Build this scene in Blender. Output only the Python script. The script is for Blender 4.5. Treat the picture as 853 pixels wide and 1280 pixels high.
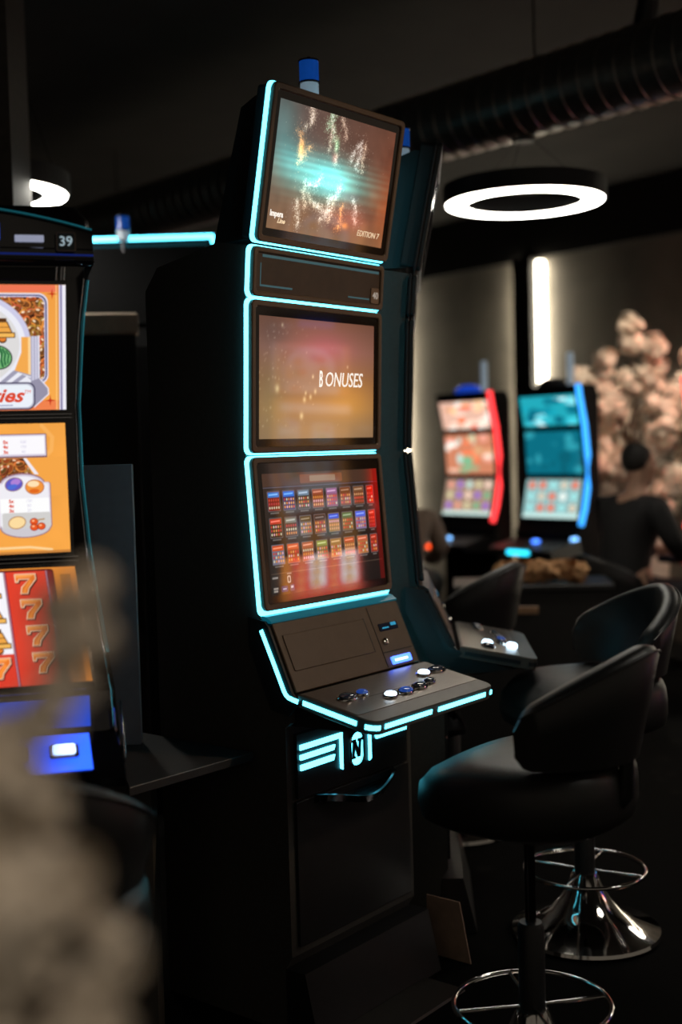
import bpy, bmesh, math, random
import numpy as np
from mathutils import Matrix, Vector

for _o in list(bpy.data.objects):
    bpy.data.objects.remove(_o, do_unlink=True)
SC = bpy.context.scene
COL = SC.collection
random.seed(7)
RNG = np.random.default_rng(11)

# ------------------------------------------------------------------ camera, world, exposure
F_PX, PITCH, ROLL, EYE = 1555.0, 0.0508, -0.0277, 1.5
fw = Vector((0, math.cos(PITCH), -math.sin(PITCH)))
r0 = Vector((1, 0, 0)); u0 = r0.cross(fw)
cr = r0 * math.cos(ROLL) + u0 * math.sin(ROLL)
cu = -r0 * math.sin(ROLL) + u0 * math.cos(ROLL)
cam_d = bpy.data.cameras.new('camera')
cam = bpy.data.objects.new('camera', cam_d)
COL.objects.link(cam)
cam.matrix_world = Matrix(((cr.x, cu.x, -fw.x, 0), (cr.y, cu.y, -fw.y, 0), (cr.z, cu.z, -fw.z, EYE), (0, 0, 0, 1)))
cam_d.sensor_fit = 'VERTICAL'
cam_d.sensor_height = 36.0
cam_d.sensor_width = 24.0
cam_d.lens = F_PX * 36.0 / 1280.0
cam_d.clip_start = 0.05
cam_d.clip_end = 100
cam_d.dof.use_dof = True
cam_d.dof.focus_distance = 3.22
cam_d.dof.aperture_fstop = 1.3
SC.camera = cam

world = bpy.data.worlds.new('world'); SC.world = world
world.use_nodes = True
bg = world.node_tree.nodes['Background']
bg.inputs[0].default_value = (1.0, 0.86, 0.68, 1)
bg.inputs[1].default_value = 0.11

SC.view_settings.view_transform = 'Standard'
SC.view_settings.look = 'None'
SC.view_settings.gamma = 1.0
SC.view_settings.use_curve_mapping = False
SC.view_settings.exposure = 0.0

RING_WATT = 22.0        # radiance of the ceiling ring lamps

# ------------------------------------------------------------------ materials
def lin(c):
    return tuple(((x / 255.0) / 12.92 if x / 255.0 <= 0.04045 else ((x / 255.0 + 0.055) / 1.055) ** 2.4) for x in c)

MATS = {}
def mat(name, col, rough=0.5, metal=0.0, emit=None, strength=0.0, vary=0.12, scale=30.0, bump=0.0, spec=0.5, coat=0.0, alpha=None):
    if name in MATS: return MATS[name]
    m = bpy.data.materials.new(name); m.use_nodes = True
    nt = m.node_tree; b = nt.nodes['Principled BSDF']
    tc = nt.nodes.new('ShaderNodeTexCoord')
    nz = nt.nodes.new('ShaderNodeTexNoise'); nz.inputs['Scale'].default_value = scale; nz.inputs['Detail'].default_value = 4
    nt.links.new(tc.outputs['Object'], nz.inputs['Vector'])
    rp = nt.nodes.new('ShaderNodeValToRGB')
    a = [max(0, x * (1 - vary)) for x in col]; c = [min(1, x * (1 + vary)) for x in col]
    rp.color_ramp.elements[0].position = 0.3; rp.color_ramp.elements[1].position = 0.7
    rp.color_ramp.elements[0].color = (*a, 1); rp.color_ramp.elements[1].color = (*c, 1)
    nt.links.new(nz.outputs['Fac'], rp.inputs['Fac'])
    nt.links.new(rp.outputs['Color'], b.inputs['Base Color'])
    b.inputs['Roughness'].default_value = rough
    b.inputs['Metallic'].default_value = metal
    b.inputs['Specular IOR Level'].default_value = spec
    b.inputs['Coat Weight'].default_value = coat
    if bump:
        bp = nt.nodes.new('ShaderNodeBump'); bp.inputs['Strength'].default_value = bump; bp.inputs['Distance'].default_value = 0.002
        nt.links.new(nz.outputs['Fac'], bp.inputs['Height']); nt.links.new(bp.outputs['Normal'], b.inputs['Normal'])
    if emit:
        b.inputs['Emission Color'].default_value = (*emit, 1)
        b.inputs['Emission Strength'].default_value = strength
    MATS[name] = m
    return m

def screen_mat(name, strength, rough=0.04, spec=0.9):
    m = bpy.data.materials.new(name); m.use_nodes = True
    nt = m.node_tree; b = nt.nodes['Principled BSDF']
    at = nt.nodes.new('ShaderNodeAttribute'); at.attribute_name = 'picture'
    b.inputs['Base Color'].default_value = (0.004, 0.004, 0.005, 1)
    b.inputs['Roughness'].default_value = rough
    b.inputs['Specular IOR Level'].default_value = spec
    nt.links.new(at.outputs['Color'], b.inputs['Emission Color'])
    b.inputs['Emission Strength'].default_value = strength
    return m

def brushed(name, col, rough):
    m = mat(name, col, rough, 0.85, vary=0.1, scale=60)
    nt = m.node_tree
    mp = nt.nodes.new('ShaderNodeMapping'); mp.inputs['Scale'].default_value = (0.4, 9.0, 9.0)
    nz = [n for n in nt.nodes if n.type == 'TEX_NOISE'][0]; tc = [n for n in nt.nodes if n.type == 'TEX_COORD'][0]
    nt.links.new(tc.outputs['Object'], mp.inputs['Vector']); nt.links.new(mp.outputs['Vector'], nz.inputs['Vector'])
    return m

M_CAB = mat('black_satin_cabinet', (0.012, 0.012, 0.013), 0.42)
M_SIDE = mat('black_textured_side', (0.050, 0.047, 0.042), 0.6, bump=0.1, scale=120)
M_BEZ = mat('bronze_black_bezel', (0.105, 0.072, 0.046), 0.42, 0.0, vary=0.08)
M_GLASS = mat('black_bezel_glass', (0.02, 0.014, 0.010), 0.07, 0.0, spec=0.9)
M_CON = mat('bronze_console', (0.090, 0.062, 0.040), 0.45, vary=0.08)
M_GROOVE = mat('groove_black', (0.006, 0.005, 0.005), 0.6)
M_CYAN = mat('lit_cyan_acrylic', (0.3, 0.7, 0.75), 0.35, emit=(0.10, 0.72, 0.93), strength=5.2)
M_LEDGEGLOW = mat('painted_cyan_reflection', (0.02, 0.10, 0.13), 0.35, emit=(0.005, 0.26, 0.38), strength=0.25)  # glow imitating cyan light reflected on the console ledge
M_TEALLINE = mat('faint_teal_line', (0.03, 0.08, 0.09), 0.3, emit=(0.05, 0.12, 0.14), strength=0.6)
M_DARKACR = mat('unlit_acrylic', (0.012, 0.016, 0.020), 0.35)
M_DECK = brushed('brushed_deck_plate', (0.26, 0.235, 0.215), 0.28)
M_DECKB = mat('deck_edge_black', (0.09, 0.078, 0.068), 0.42, vary=0.08)
M_CHROME = mat('chrome', (0.62, 0.60, 0.58), 0.07, 1.0, vary=0.03)
M_DCHROME = mat('dark_chrome', (0.10, 0.10, 0.11), 0.18, 1.0, vary=0.05)
M_BTNDK = mat('button_dark_lens', (0.02, 0.03, 0.06), 0.08, spec=0.8)
M_BTNBL = mat('button_blue_lens', (0.02, 0.05, 0.18), 0.08, emit=(0.02, 0.10, 0.55), strength=0.35)
M_BTNLIT = mat('button_lit_lens', (0.8, 0.85, 0.9), 0.2, emit=(0.55, 0.78, 1.0), strength=4.5)
M_BLUEGLOW = mat('blue_glow_slot', (0.1, 0.2, 0.6), 0.2, emit=(0.05, 0.14, 1.0), strength=4.0)
M_BLUEWHITE = mat('blue_white_glow', (0.6, 0.7, 0.9), 0.2, emit=(0.45, 0.62, 1.0), strength=4.0)
M_TEXT = mat('white_screen_text', (0.8, 0.8, 0.8), 0.4, emit=(0.9, 0.86, 0.80), strength=0.9)
M_TEXTDIM = mat('grey_plate_text', (0.5, 0.5, 0.5), 0.5, emit=(0.55, 0.5, 0.45), strength=0.35)
M_TEXTGOLD = mat('pale_gold_text', (0.8, 0.7, 0.5), 0.4, emit=(0.8, 0.62, 0.42), strength=0.8)
M_PLATE = mat('number_plate', (0.03, 0.05, 0.06), 0.4)
M_PLATE2 = mat('brown_number_plate', (0.20, 0.14, 0.09), 0.4)
M_BLUECAP = mat('blue_lamp_lens', (0.012, 0.075, 0.40), 0.2, emit=(0.004, 0.055, 0.30), strength=0.5)
M_WHITECAP = mat('white_lamp_lens', (0.55, 0.62, 0.68), 0.3, emit=(0.30, 0.42, 0.52), strength=0.35)
M_LEATHER = mat('black_leather', (0.013, 0.0125, 0.012), 0.42, bump=0.25, scale=220)
M_PLINTH = mat('brown_plinth', (0.03, 0.024, 0.02), 0.5)

# ------------------------------------------------------------------ mesh helpers
def link(name, me, m, parent=None, smooth=False, mw=None):
    o = bpy.data.objects.new(name, me)
    COL.objects.link(o)
    if m is not None and not me.materials:
        me.materials.append(m)
    if parent is not None: o.parent = parent
    if mw is not None: o.matrix_local = mw
    if smooth:
        me.polygons.foreach_set('use_smooth', [True] * len(me.polygons))
    return o

def from_bm(name, bm, m, parent=None, smooth=False, mw=None):
    bmesh.ops.recalc_face_normals(bm, faces=bm.faces[:])
    me = bpy.data.meshes.new(name); bm.to_mesh(me); bm.free()
    return link(name, me, m, parent, smooth, mw)

def autosmooth(o, ang=40):
    me = o.data
    me.polygons.foreach_set('use_smooth', [True] * len(me.polygons))
    bm = bmesh.new(); bm.from_mesh(me)
    for e in bm.edges:
        if len(e.link_faces) == 2 and e.calc_face_angle(0) > math.radians(ang): e.smooth = False
    bm.to_mesh(me); bm.free()
    return o

def T(M_, p):
    return M_ @ Vector(p) if M_ is not None else Vector(p)

def loft(bm, loops, M_=None, cap=True, closed=True):
    """loops: list of equal-length lists of 3D points"""
    vs = [[bm.verts.new(T(M_, p)) for p in lp] for lp in loops]
    n = len(vs[0])
    for a, b in zip(vs[:-1], vs[1:]):
        for i in range(n if closed else n - 1):
            j = (i + 1) % n
            try: bm.faces.new((a[i], a[j], b[j], b[i]))
            except ValueError: pass
    if cap:
        for l in (vs[0], vs[-1]):
            try: bm.faces.new(l)
            except ValueError: pass
    return vs

def rrect(cx, cy, w, h, r, n=4):
    pts = []
    r = max(min(r, w / 2 - 1e-5, h / 2 - 1e-5), 1e-5)
    for (sx, sy, a0) in ((1, 1, 0), (-1, 1, 90), (-1, -1, 180), (1, -1, 270)):
        for k in range(n + 1):
            a = math.radians(a0 + 90 * k / n)
            pts.append((cx + sx * (w / 2 - r) + r * math.cos(a), cy + sy * (h / 2 - r) + r * math.sin(a)))
    return pts

def prism(bm, pts, z0, z1, M_=None, ch=0.0):
    """2D outline extruded along local z; ch = chamfer of both rims"""
    if ch <= 0:
        loft(bm, [[(x, y, z0) for x, y in pts], [(x, y, z1) for x, y in pts]], M_)
        return
    cx = sum(p[0] for p in pts) / len(pts); cy = sum(p[1] for p in pts) / len(pts)
    w = max(abs(p[0] - cx) for p in pts); h = max(abs(p[1] - cy) for p in pts)
    sh = [(cx + (x - cx) * (1 - ch / w), cy + (y - cy) * (1 - ch / h)) for x, y in pts]
    loft(bm, [[(x, y, z0) for x, y in sh], [(x, y, z0 + ch) for x, y in pts], [(x, y, z1 - ch) for x, y in pts], [(x, y, z1) for x, y in sh]], M_)

def ringprism(bm, outer, inner, z0, z1, M_=None, ch=0.002):
    """frame: outer and inner outlines with equal counts"""
    cx = sum(p[0] for p in outer) / len(outer); cy = sum(p[1] for p in outer) / len(outer)
    w = max(abs(p[0] - cx) for p in outer); h = max(abs(p[1] - cy) for p in outer)
    sh = [(cx + (x - cx) * (1 - ch / w), cy + (y - cy) * (1 - ch / h)) for x, y in outer]
    w = max(abs(p[0] - cx) for p in inner); h = max(abs(p[1] - cy) for p in inner)
    ih = [(cx + (x - cx) * (1 + ch / w), cy + (y - cy) * (1 + ch / h)) for x, y in inner]
    L = [[(x, y, z0) for x, y in inner], [(x, y, z0) for x, y in outer], [(x, y, z1 - ch) for x, y in outer], [(x, y, z1) for x, y in sh],
         [(x, y, z1) for x, y in ih], [(x, y, z1 - ch) for x, y in inner], [(x, y, z0) for x, y in inner]]
    loft(bm, L, M_, cap=False)

def box(bm, x0, x1, y0, y1, z0, z1, M_=None, ch=0.0):
    pts = [(x0, y0), (x1, y0), (x1, y1), (x0, y1)]
    prism(bm, pts, z0, z1, M_, ch)

def lathe(bm, prof, n=32, M_=None, cap=True):
    loops = [[(r * math.cos(2 * math.pi * k / n), r * math.sin(2 * math.pi * k / n), z) for k in range(n)] for r, z in prof]
    loft(bm, loops, M_, cap)

def tube(bm, pts, r, n=8, closed=False, M_=None):
    """sweep a circle along 3D points; r may be a list"""
    P = [Vector(p) for p in pts]; m = len(P)
    rs = r if isinstance(r, (list, tuple)) else [r] * m
    loops = []
    up = Vector((0, 0, 1))
    for i in range(m):
        if closed: d = P[(i + 1) % m] - P[i - 1]
        else: d = P[min(i + 1, m - 1)] - P[max(i - 1, 0)]
        d.normalize()
        a = d.cross(up)
        if a.length < 1e-3: a = d.cross(Vector((1, 0, 0)))
        a.normalize(); b = a.cross(d)
        loops.append([tuple(P[i] + (a * math.cos(2 * math.pi * k / n) + b * math.sin(2 * math.pi * k / n)) * rs[i]) for k in range(n)])
    if closed: loops.append(loops[0])
    loft(bm, loops, M_, cap=not closed)
    if closed: bmesh.ops.remove_doubles(bm, verts=bm.verts[:], dist=1e-6)

def empty(name, loc, rz=0.0, label=None, cat=None, group=None):
    o = bpy.data.objects.new(name, None); COL.objects.link(o)
    o.empty_display_size = 0.1
    o.location = loc; o.rotation_euler = (0, 0, rz)
    if label: tag(o, label, cat, group)
    return o

def tag(o, label=None, cat=None, group=None, kind=None):
    if label: o['label'] = label
    if cat: o['category'] = cat
    if group: o['group'] = group
    if kind: o['kind'] = kind
    return o

def kids(o):
    return [c for c in bpy.data.objects if c.parent == o]

def copy_tree(o, parent=None):
    c = o.copy(); COL.objects.link(c); c.parent = parent
    for ch in kids(o): copy_tree(ch, c)
    return c

def part(name, m, parent, fn, smooth=None, mw=None):
    bm = bmesh.new(); fn(bm)
    o = from_bm(name, bm, m, parent, mw=mw)
    if smooth: autosmooth(o, smooth)
    return o

def text_mesh(txt, size, M_, name, m, parent, shear=0.0, align='CENTER', width=1.0, bold=0.0, depth=0.0004):
    cu_ = bpy.data.curves.new('tmp', 'FONT'); cu_.body = txt; cu_.size = size; cu_.shear = shear
    cu_.align_x = align; cu_.align_y = 'CENTER'; cu_.extrude = depth; cu_.offset = bold
    cu_.resolution_u = 3
    ob = bpy.data.objects.new('tmp', cu_); COL.objects.link(ob)
    dg = bpy.context.evaluated_depsgraph_get(); dg.update()
    me = bpy.data.meshes.new_from_object(ob.evaluated_get(dg))
    bpy.data.objects.remove(ob); bpy.data.curves.remove(cu_)
    me.transform(M_ @ Matrix.Diagonal((width, 1, 1, 1)))
    me.materials.clear(); me.name = name
    return link(name, me, m, parent)

# ------------------------------------------------------------------ painted pictures (screens): colours on a fine grid of a flat mesh
class Canvas:
    """paints in arbitrary drawing units: x right, y DOWN, rectangle x0..x1, y0..y1"""
    def __init__(s, x0, x1, y0, y1, nx, ny, base):
        s.b = (x0, x1, y0, y1); s.nx, s.ny = nx, ny
        s.X, s.Y = np.meshgrid(np.linspace(x0, x1, nx), np.linspace(y0, y1, ny))
        s.C = np.empty((ny, nx, 3)); s.C[:] = np.array(base, float)
        s.px = (x1 - x0) / (nx - 1)
    def blend(s, mask, col):
        mask = np.clip(mask, 0, 1)[..., None]
        s.C = s.C * (1 - mask) + np.asarray(col, float) * mask
    def add(s, mask, col):
        s.C = s.C + np.maximum(mask, 0)[..., None] * np.asarray(col, float)
    def aa(s, d):
        return np.clip(0.5 - d / s.px, 0, 1)
    def rect(s, x0, x1, y0, y1, col, r=0.0, a=1.0):
        cx, cy, hw, hh = (x0 + x1) / 2, (y0 + y1) / 2, (x1 - x0) / 2 - r, (y1 - y0) / 2 - r
        qx = np.abs(s.X - cx) - hw; qy = np.abs(s.Y - cy) - hh
        d = np.hypot(np.maximum(qx, 0), np.maximum(qy, 0)) + np.minimum(np.maximum(qx, qy), 0) - r
        s.blend(s.aa(d) * a, col)
    def ell(s, cx, cy, rx, ry, col, a=1.0, rot=0.0):
        c, n = math.cos(rot), math.sin(rot); x0, x1, y0, y1 = s.b; m = max(rx, ry) + 2 * s.px
        py = (y1 - y0) / (s.ny - 1)
        i0, i1 = max(0, int((cx - m - x0) / s.px)), min(s.nx, int((cx + m - x0) / s.px) + 2)
        j0, j1 = max(0, int((cy - m - y0) / py)), min(s.ny, int((cy + m - y0) / py) + 2)
        if i1 <= i0 or j1 <= j0: return
        X, Y = s.X[j0:j1, i0:i1], s.Y[j0:j1, i0:i1]
        dx = (X - cx) * c + (Y - cy) * n; dy = -(X - cx) * n + (Y - cy) * c
        d = (np.hypot(dx / rx, dy / ry) - 1) * min(rx, ry)
        k = (s.aa(d) * a)[..., None]
        s.C[j0:j1, i0:i1] = s.C[j0:j1, i0:i1] * (1 - k) + np.asarray(col, float) * k
    def poly(s, pts, col, a=1.0):
        ins = np.zeros(s.X.shape, bool); dm = np.full(s.X.shape, 1e9)
        n = len(pts)
        for i in range(n):
            (xa, ya), (xb, yb) = pts[i], pts[(i + 1) % n]
            if ya != yb:
                c = ((ya > s.Y) != (yb > s.Y)) & (s.X < (xb - xa) * (s.Y - ya) / (yb - ya) + xa)
                ins ^= c
            dm = np.minimum(dm, s.seg(xa, ya, xb, yb))
        s.blend(s.aa(np.where(ins, -dm, dm)) * a, col)
    def seg(s, xa, ya, xb, yb):
        vx, vy = xb - xa, yb - ya; L = vx * vx + vy * vy + 1e-12
        t = np.clip(((s.X - xa) * vx + (s.Y - ya) * vy) / L, 0, 1)
        return np.hypot(s.X - xa - t * vx, s.Y - ya - t * vy)
    def line(s, pts, w, col, a=1.0):
        d = np.full(s.X.shape, 1e9)
        for (xa, ya), (xb, yb) in zip(pts[:-1], pts[1:]):
            d = np.minimum(d, s.seg(xa, ya, xb, yb))
        s.blend(s.aa(d - w / 2) * a, col)
    def glow(s, cx, cy, rx, ry, col, a=1.0):
        s.add(np.exp(-((s.X - cx) / rx) ** 2 - ((s.Y - cy) / ry) ** 2) * a, col)
    def noise(s, sc, seed, oct=3):
        rg = np.random.default_rng(seed); out = np.zeros(s.X.shape); amp = 1.0
        x0, x1, y0, y1 = s.b
        for k in range(oct):
            nx_, ny_ = int((x1 - x0) / sc) + 3, int((y1 - y0) / sc) + 3
            g = rg.random((ny_, nx_))
            gx = (s.X - x0) / sc; gy = (s.Y - y0) / sc
            ix = np.clip(gx.astype(int), 0, nx_ - 2); iy = np.clip(gy.astype(int), 0, ny_ - 2)
            tx = gx - ix; ty = gy - iy; tx = tx * tx * (3 - 2 * tx); ty = ty * ty * (3 - 2 * ty)
            out += amp * ((g[iy, ix] * (1 - tx) + g[iy, ix + 1] * tx) * (1 - ty) + (g[iy + 1, ix] * (1 - tx) + g[iy + 1, ix + 1] * tx) * ty)
            amp *= 0.5; sc *= 0.5
        return out / (2 - 0.5 ** (oct - 1))
    def mesh(s, name, quad, m, parent):
        """quad: function (fx, fy) -> local point, fx 0..1 left to right, fy 0..1 top to bottom"""
        nx, ny = s.nx, s.ny
        p00, p10, p01, p11 = [np.array(quad(a, b), float) for a, b in ((0, 0), (1, 0), (0, 1), (1, 1))]
        FX, FY = np.meshgrid(np.linspace(0, 1, nx), np.linspace(0, 1, ny))
        FX = FX[..., None]; FY = FY[..., None]
        V = (p00 * (1 - FX) + p10 * FX) * (1 - FY) + (p01 * (1 - FX) + p11 * FX) * FY
        V = V.reshape(-1, 3)
        I = np.arange(nx * ny).reshape(ny, nx)
        Q = np.stack([I[1:, :-1], I[1:, 1:], I[:-1, 1:], I[:-1, :-1]], -1).reshape(-1, 4)
        me = bpy.data.meshes.new(name)
        me.vertices.add(len(V)); me.vertices.foreach_set('co', V.astype(np.float32).ravel())
        me.loops.add(Q.size); me.loops.foreach_set('vertex_index', Q.astype(np.int32).ravel())
        me.polygons.add(len(Q)); me.polygons.foreach_set('loop_start', np.arange(0, Q.size, 4, dtype=np.int32))
        me.update()
        at = me.color_attributes.new('picture', 'FLOAT_COLOR', 'POINT')
        c = np.clip(s.C, 0, None) / 255.0
        c = np.where(c <= 0.04045, c / 12.92, ((c + 0.055) / 1.055) ** 2.4)
        rgba = np.concatenate([c.reshape(-1, 3), np.ones((nx * ny, 1))], 1)
        at.data.foreach_set('color', rgba.astype(np.float32).ravel())
        return link(name, me, m, parent)

M_SCR = screen_mat('screen_picture', 1.0)
M_SCRB = screen_mat('bright_backlit_picture', 1.0, 0.12, 0.4)
M_SCRFAR = screen_mat('far_screen_picture', 1.35)

# ------------------------------------------------------------------ the room
WD = Vector((-0.615, 0.788, 0)); WN = Vector((-0.788, -0.615, 0))     # back wall: run and inward normal
W0 = Vector((2.529, 9.106, 0))
rzW = math.atan2(WD.y, WD.x)          # local x along the wall, local y = right-hand of it (into the wall is -y ... )
M_CONC = mat('dark_concrete_wall', (0.24, 0.215, 0.18), 0.8, vary=0.3, scale=1.6, bump=0.3)
M_BAND = mat('black_frieze', (0.012, 0.011, 0.010), 0.7)
M_CEIL = mat('black_painted_ceiling', (0.022, 0.0195, 0.0165), 0.85, vary=0.25, scale=3)
M_LEDW = mat('warm_led_strip', (0.9, 0.85, 0.75), 0.4, emit=(1.0, 0.90, 0.70), strength=13.0)

def carpet():
    m = mat('dark_patterned_carpet', (0.006, 0.005, 0.005), 0.95, vary=0.3, scale=60, spec=0.08)
    nt = m.node_tree; b = nt.nodes['Principled BSDF']
    tc = [n for n in nt.nodes if n.type == 'TEX_COORD'][0]
    vo = nt.nodes.new('ShaderNodeTexVoronoi'); vo.inputs['Scale'].default_value = 4.5
    nt.links.new(tc.outputs['Object'], vo.inputs['Vector'])
    rp = nt.nodes.new('ShaderNodeValToRGB')
    rp.color_ramp.elements[0].position = 0.10; rp.color_ramp.elements[0].color = (0.008, 0.007, 0.006, 1)
    rp.color_ramp.elements[1].position = 0.16; rp.color_ramp.elements[1].color = (0.002, 0.0018, 0.0016, 1)
    nt.links.new(vo.outputs['Distance'], rp.inputs['Fac']); nt.links.new(rp.outputs['Color'], b.inputs['Base Color'])
    return m
floor = part('floor', carpet(), None, lambda bm: box(bm, -7, 8, -1.5, 16, -0.1, 0))
tag(floor, kind='structure')
ceil = part('ceiling', M_CEIL, None, lambda bm: box(bm, -7, 8, -1.5, 16, 3.45, 3.55))
tag(ceil, kind='structure')
# wall local frame: x along WD, y = Z x WD = outwards(away from the room) or inwards
mwW = Matrix.Translation(W0) @ Matrix.Rotation(rzW, 4, 'Z')   # local +y = rot90ccw(WD) = (-.788,-.615) = WN, into the room
wall = part('wall_back', M_CONC, None, lambda bm: box(bm, -4.5, 9, -0.15, 0, 0, 3.45), mw=mwW)
tag(wall, kind='structure')
fr = part('trim_1', M_BAND, None, lambda bm: box(bm, -4.5, 9, 0.0, 0.05, 3.0, 3.45), mw=mwW)
tag(fr, kind='structure')
M_PIER = mat('dark_brown_pier', (0.014, 0.011, 0.009), 0.6)
s_led = [1.31, 3.05, -2.3]
piers = []
for i, s in enumerate(s_led):
    nm = 'trim_%d' % (i + 2)
    p = part(nm, M_PIER, None, lambda bm: box(bm, s + 0.06, s + 0.26, 0.0, 0.14, 0.0, 3.0, ch=0.004), mw=mwW)
    tag(p, kind='structure')
    for side, x0 in (('a', s), ('b', s + 0.26)):
        q = part('light_strip', M_LEDW, p, lambda bm: box(bm, x0 + 0.012, x0 + 0.048, 0.015, 0.085, 0.3, 2.97, ch=0.004))
wall_left = part('wall_left', mat('dark_side_wall', (0.02, 0.018, 0.016), 0.8), None, lambda bm: box(bm, -5.2, -5.0, -1.5, 16, 0, 3.45))
tag(wall_left, kind='structure')
# column at the upper left
colm = part('column', mat('brown_black_column', (0.045, 0.034, 0.028), 0.6, vary=0.3), None, lambda bm: box(bm, -0.45, 0, 0, 0.45, 0, 3.45, ch=0.01), mw=Matrix.Translation((-1.065, 4.2, 0)) @ Matrix.Rotation(0.1, 4, 'Z'))
tag(colm, 'dark brown square column rising behind the orange machine at upper left', 'column')
colm.name = 'column'
# beige bulkhead far left
bh = part('partition', M_BAND, None, lambda bm: box(bm, -.30, .0, -.04, .04, 0, 1.955, ch=.004), mw=Matrix.Translation((-.765, 4.78, 0)) @ Matrix.Rotation(0.15, 4, 'Z'))
tag(bh, 'dark partition with a beige top glimpsed between the orange machine and the tall machine', 'partition')
part('top_cap', mat('beige_cap', (0.62, 0.50, 0.37), 0.7), bh, lambda bm: box(bm, -.31, .01, -.06, .06, 1.955, 2.035, ch=.008))

# ducts: corrugated spiral pipes below the ceiling
def duct(p0, p1, r, label):
    a, b = Vector(p0), Vector(p1); L = (b - a).length
    d = (b - a).normalized(); x = d.cross(Vector((0, 0, 1))).normalized(); y = x.cross(d)
    Mx = Matrix((( x.x, y.x, d.x, a.x), (x.y, y.y, d.y, a.y), (x.z, y.z, d.z, a.z), (0, 0, 0, 1)))
    prof = []
    k = int(L / 0.09)
    for i in range(k):
        z = i * 0.09
        prof += [(r, z), (r, z + 0.072), (r + 0.006, z + 0.076), (r + 0.006, z + 0.086)]
    o = part('ventilation_duct', mat('dull_galvanised_duct', (0.20, 0.18, 0.16), 0.35, 0.7, vary=0.2), None, lambda bm: lathe(bm, prof, 28, Mx), smooth=35)
    tag(o, label, 'duct')
    for i in range(4):
        pz = a + d * (L * (i + 0.5) / 4)
        part('hanger_strap', M_PIER, o, lambda bm: (tube(bm, [pz + Vector((0, 0, r)), Vector((pz.x, pz.y, 3.45))], 0.006, 6)))
    return o
duct((2.6, 3.55, 3.0), (-1.95, 8.72, 3.0), 0.16, 'long ribbed metal air duct crossing below the dark ceiling')

# ------------------------------------------------------------------ ring lamps
M_RING = mat('ring_diffuser', (0.9, 0.88, 0.82), 0.4, emit=(1.0, 0.95, 0.84), strength=RING_WATT)
M_RINGB = mat('ring_black_body', (0.012, 0.012, 0.012), 0.5)
def ring_lamp(loc, label, top=3.45):
    o = empty('ring_lamp', loc, 0, label, 'lamp', 'round ceiling ring lamps')
    Ro, Ri = 0.348, 0.248
    n = 64
    def ringprof(bm, pts):
        loops = [[(r * math.cos(2 * math.pi * k / n), r * math.sin(2 * math.pi * k / n), z) for k in range(n)] for r, z in pts]
        loops.append(loops[0]); loft(bm, loops, None, cap=False); bmesh.ops.remove_doubles(bm, verts=bm.verts[:], dist=1e-6)
    part('body', M_RINGB, o, lambda bm: ringprof(bm, [(Ro + 0.006, 0.075), (Ro + 0.006, -0.004), (Ro - 0.004, -0.004), (Ro - 0.004, 0.004), (Ri + 0.004, 0.004), (Ri + 0.004, -0.004), (Ri - 0.006, -0.004), (Ri - 0.006, 0.075)]))
    part('diffuser', M_RING, o, lambda bm: ringprof(bm, [(Ro - 0.005, 0.003), (Ro - 0.007, -0.008), (Ri + 0.007, -0.008), (Ri + 0.005, 0.003)]), smooth=50)
    for k in range(3):
        a = 2 * math.pi * k / 3 + 2.3
        x, y = 0.3 * math.cos(a), 0.3 * math.sin(a)
        part('suspension_wire', M_DCHROME, o, lambda bm: tube(bm, [(x, y, 0.07), (x * .12, y * .12, top - loc[2])], 0.0015, 5))
    part('ceiling_rose', M_RINGB, o, lambda bm: lathe(bm, [(0.045, top - .02 - loc[2]), (0.05, top - loc[2])], 24))
    return o
ring_lamp((0.84, 5.5, 2.555), 'glowing white ring lamp hanging in full view at upper right', 2.832)
ring_lamp((-1.38, 4.9, 2.53), 'glowing ring lamp half hidden by the column at upper left')
ring_lamp((2.55, 2.75, 2.555), 'ring lamp added outside the frame on the right, lighting the machine faces')  # extra lamp, added to light the tall machine's face
ring_lamp((3.4, 6.6, 2.555), 'ring lamp added outside the frame beyond the blossom tree')  # extra lamp, added for more light on the tree

def added_spot(loc, target, watt, col, angle, label):
    o = empty('added_spotlight', loc, 0, label, 'lamp', 'added ceiling spotlights')
    d = (Vector(target) - Vector(loc)).normalized(); q = d.to_track_quat('-Z', 'Y').to_matrix().to_4x4()
    part('can', M_RINGB, o, lambda bm: lathe(bm, [(.045, .10), (.048, -.02), (.042, -.02), (.040, .0), (.001, .0)], 24, q), smooth=40)
    part('lens', mat('spot_lens', (.9, .8, .6), .3, emit=(1.0, .8, .55), strength=6.0), o, lambda bm: lathe(bm, [(.039, -.002), (.030, -.006), (.001, -.008)], 20, q), smooth=40)
    part('stem', M_RINGB, o, lambda bm: tube(bm, [(0, 0, .05), (0, 0, 3.45 - loc[2])], .012, 8), smooth=60)
    ld = bpy.data.lights.new('spot', 'SPOT'); ld.energy = watt; ld.color = col; ld.spot_size = math.radians(angle); ld.spot_blend = .6; ld.shadow_soft_size = .04
    lo = bpy.data.objects.new('spot_light', ld); COL.objects.link(lo); lo.parent = o
    lo.matrix_local = Matrix.Translation(d * .03) @ q
    return o
added_spot((2.35, 2.55, 3.2), (.05, 3.4, 1.6), 95, (1.0, .68, .42), 37, 'added ceiling spotlight outside the frame on the right aimed at the tall machine')
added_spot((2.15, 6.6, 3.3), (2.06, 8.4, 1.85), 210, (1.0, .80, .62), 34, 'added ceiling spotlight outside the frame aimed at the blossom tree')
added_spot((3.1, 7.4, 3.2), (2.0, 8.4, 1.45), 130, (1.0, .22, .16), 40, 'added red ceiling spotlight outside the frame washing the blossom tree')
added_spot((.55, -.3, 3.2), (-.2, .75, 1.25), 60, (1.0, .84, .68), 40, 'added ceiling spotlight behind the camera aimed at the foreground blossoms')

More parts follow.
